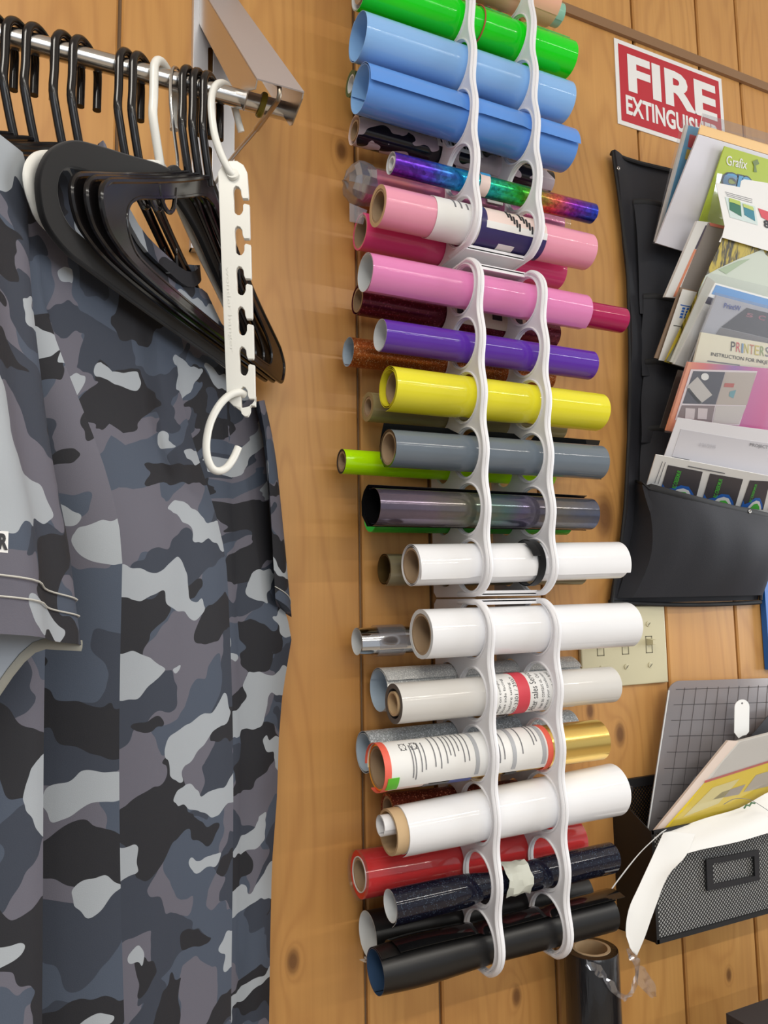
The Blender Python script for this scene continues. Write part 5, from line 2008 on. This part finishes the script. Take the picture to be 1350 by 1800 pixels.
# ---------------------------------------------------------------- stretch wrap roll, counter, box
CT = .705
tb = thing('counter', 'wooden counter below the frame along the wall', 'counter', (.9, -.15, 0))
MB().box((.3, -.30, CT-.03), (1.9, -.001, CT)).build('counter_top', M('counter_laminate', (120, 96, 72), .4), tb, sm=False)
for x in (.34, 1.86):
    MB().box((x-.02, -.28, 0), (x+.02, -.01, CT-.03)).build('support_panel', M('counter_side', (110, 86, 62), .5), tb, sm=False)
cw = px(1040, 1690, .05)
RW = .0345
cz = px(1038, 1667, .05).z
wr = thing('stretch_wrap_roll', 'upright black stretch wrap roll under the racks', 'roll', (cw.x, -.05, CT))
N = 48
prof = [(RW*.985, CT), (RW, CT+.004), (RW, cz-.003), (RW*.97, cz), (.0245, cz+.0004), (.0245, CT)]
vs, fs = [], []
for r_, z in prof:
    vs += [(cw.x+r_*math.cos(2*math.pi*i/N), -.05+r_*math.sin(2*math.pi*i/N), z) for i in range(N)]
for k in range(len(prof)):
    k2 = (k+1) % len(prof)
    for i in range(N):
        j = (i+1) % N
        fs.append([k*N+i, k*N+j, k2*N+j, k2*N+i])
wm = M('black_stretch_film', (24, 22, 23), .2, coat=.4)
t = NT(wm)
t.bump(t.noise(t.coords('Object', (60, 60, 6)), 3, 3, .7), .35, .002)
mk('film', vs, fs, wm, wr)
vs, fs = [], []
prof = [(.0243, CT), (.0243, cz+.001), (.0205, cz+.001), (.0205, CT)]
for r_, z in prof:
    vs += [(cw.x+r_*math.cos(2*math.pi*i/N), -.05+r_*math.sin(2*math.pi*i/N), z) for i in range(N)]
for k in range(4):
    k2 = (k+1) % 4
    for i in range(N):
        j = (i+1) % N
        fs.append([k*N+i, k*N+j, k2*N+j, k2*N+i])
mk('core', vs, fs, MAT['core_tan'], wr)
rr = random.Random(11)
cent = catmull([px(1031, 1694, .088), px(1052, 1706, .09), (px(1072, 1730, .09)), px(1098, 1755, .088), px(1108, 1742, .088), px(1122, 1708, .086), px(1112, 1680, .084), px(1104, 1676, .082)], 6)
wds = [.004, .007, .006, .003, .007, .010, .008, .006]
P = [[], [], []]
for i, c_ in enumerate(cent):
    f = i/(len(cent)-1)*7
    k = min(6, int(f))
    w_ = lerp(wds[k], wds[k+1], f-k)
    an = .9+.9*math.sin(i*.5)
    d_ = V((math.cos(an)*.7, .35*math.sin(i*.8), math.sin(an)))
    for q in (-1, 0, 1):
        P[q+1].append(c_+d_*(w_*q)+V((rr.uniform(-1, 1), rr.uniform(-1, 1), rr.uniform(-1, 1)))*.0012)
vs, fs = slab(P, .0002)
mk('film_tail', vs, fs, MAT['clear_crinkle'], wr, ang=15)
P = []
for i in range(9):
    f = i/8
    c_ = lerp(px(1120, 1700, .088), px(1150, 1752, .088), f)
    P.append([c_+V((.011*math.sin(math.pi*(.15+.8*f))*q, .003*math.cos(q*3+i), .002*q))+V((rr.uniform(-1, 1), 0, rr.uniform(-1, 1)))*.001 for q in (-1, -.3, .4, 1)])
vs, fs = slab(P, .0002)
mk('film_tail', vs, fs, MAT['clear_crinkle'], wr, ang=15)

bx = thing('black_rimmed_box', 'dark grey box edge just showing below the mesh file, cut by the frame', 'box', (1.05, -.2, CT))
p0, p1, p2 = px(1283, 1800, .16), px(1350, 1757, .16), px(1337, 1800, .2)
ztop_ = p0.z
x0 = px(1283, 1800, .16).x+.026
MB().box((x0-.004, -.235, CT), (x0+.34, -.135, ztop_-.012)).build('body', M('dark_grey_box', (48, 44, 46), .4), bx, sm=False)
MB().box((x0-.004, -.192, ztop_-.012), (x0+.34, -.135, ztop_-.004)).build('rim', M('dark_rim', (62, 56, 56), .45), bx, sm=False)
MB().box((x0-.0, -.235, ztop_-.012), (x0+.34, -.1925, ztop_-.005)).build('white_lid', MAT['paper'], bx, sm=False)
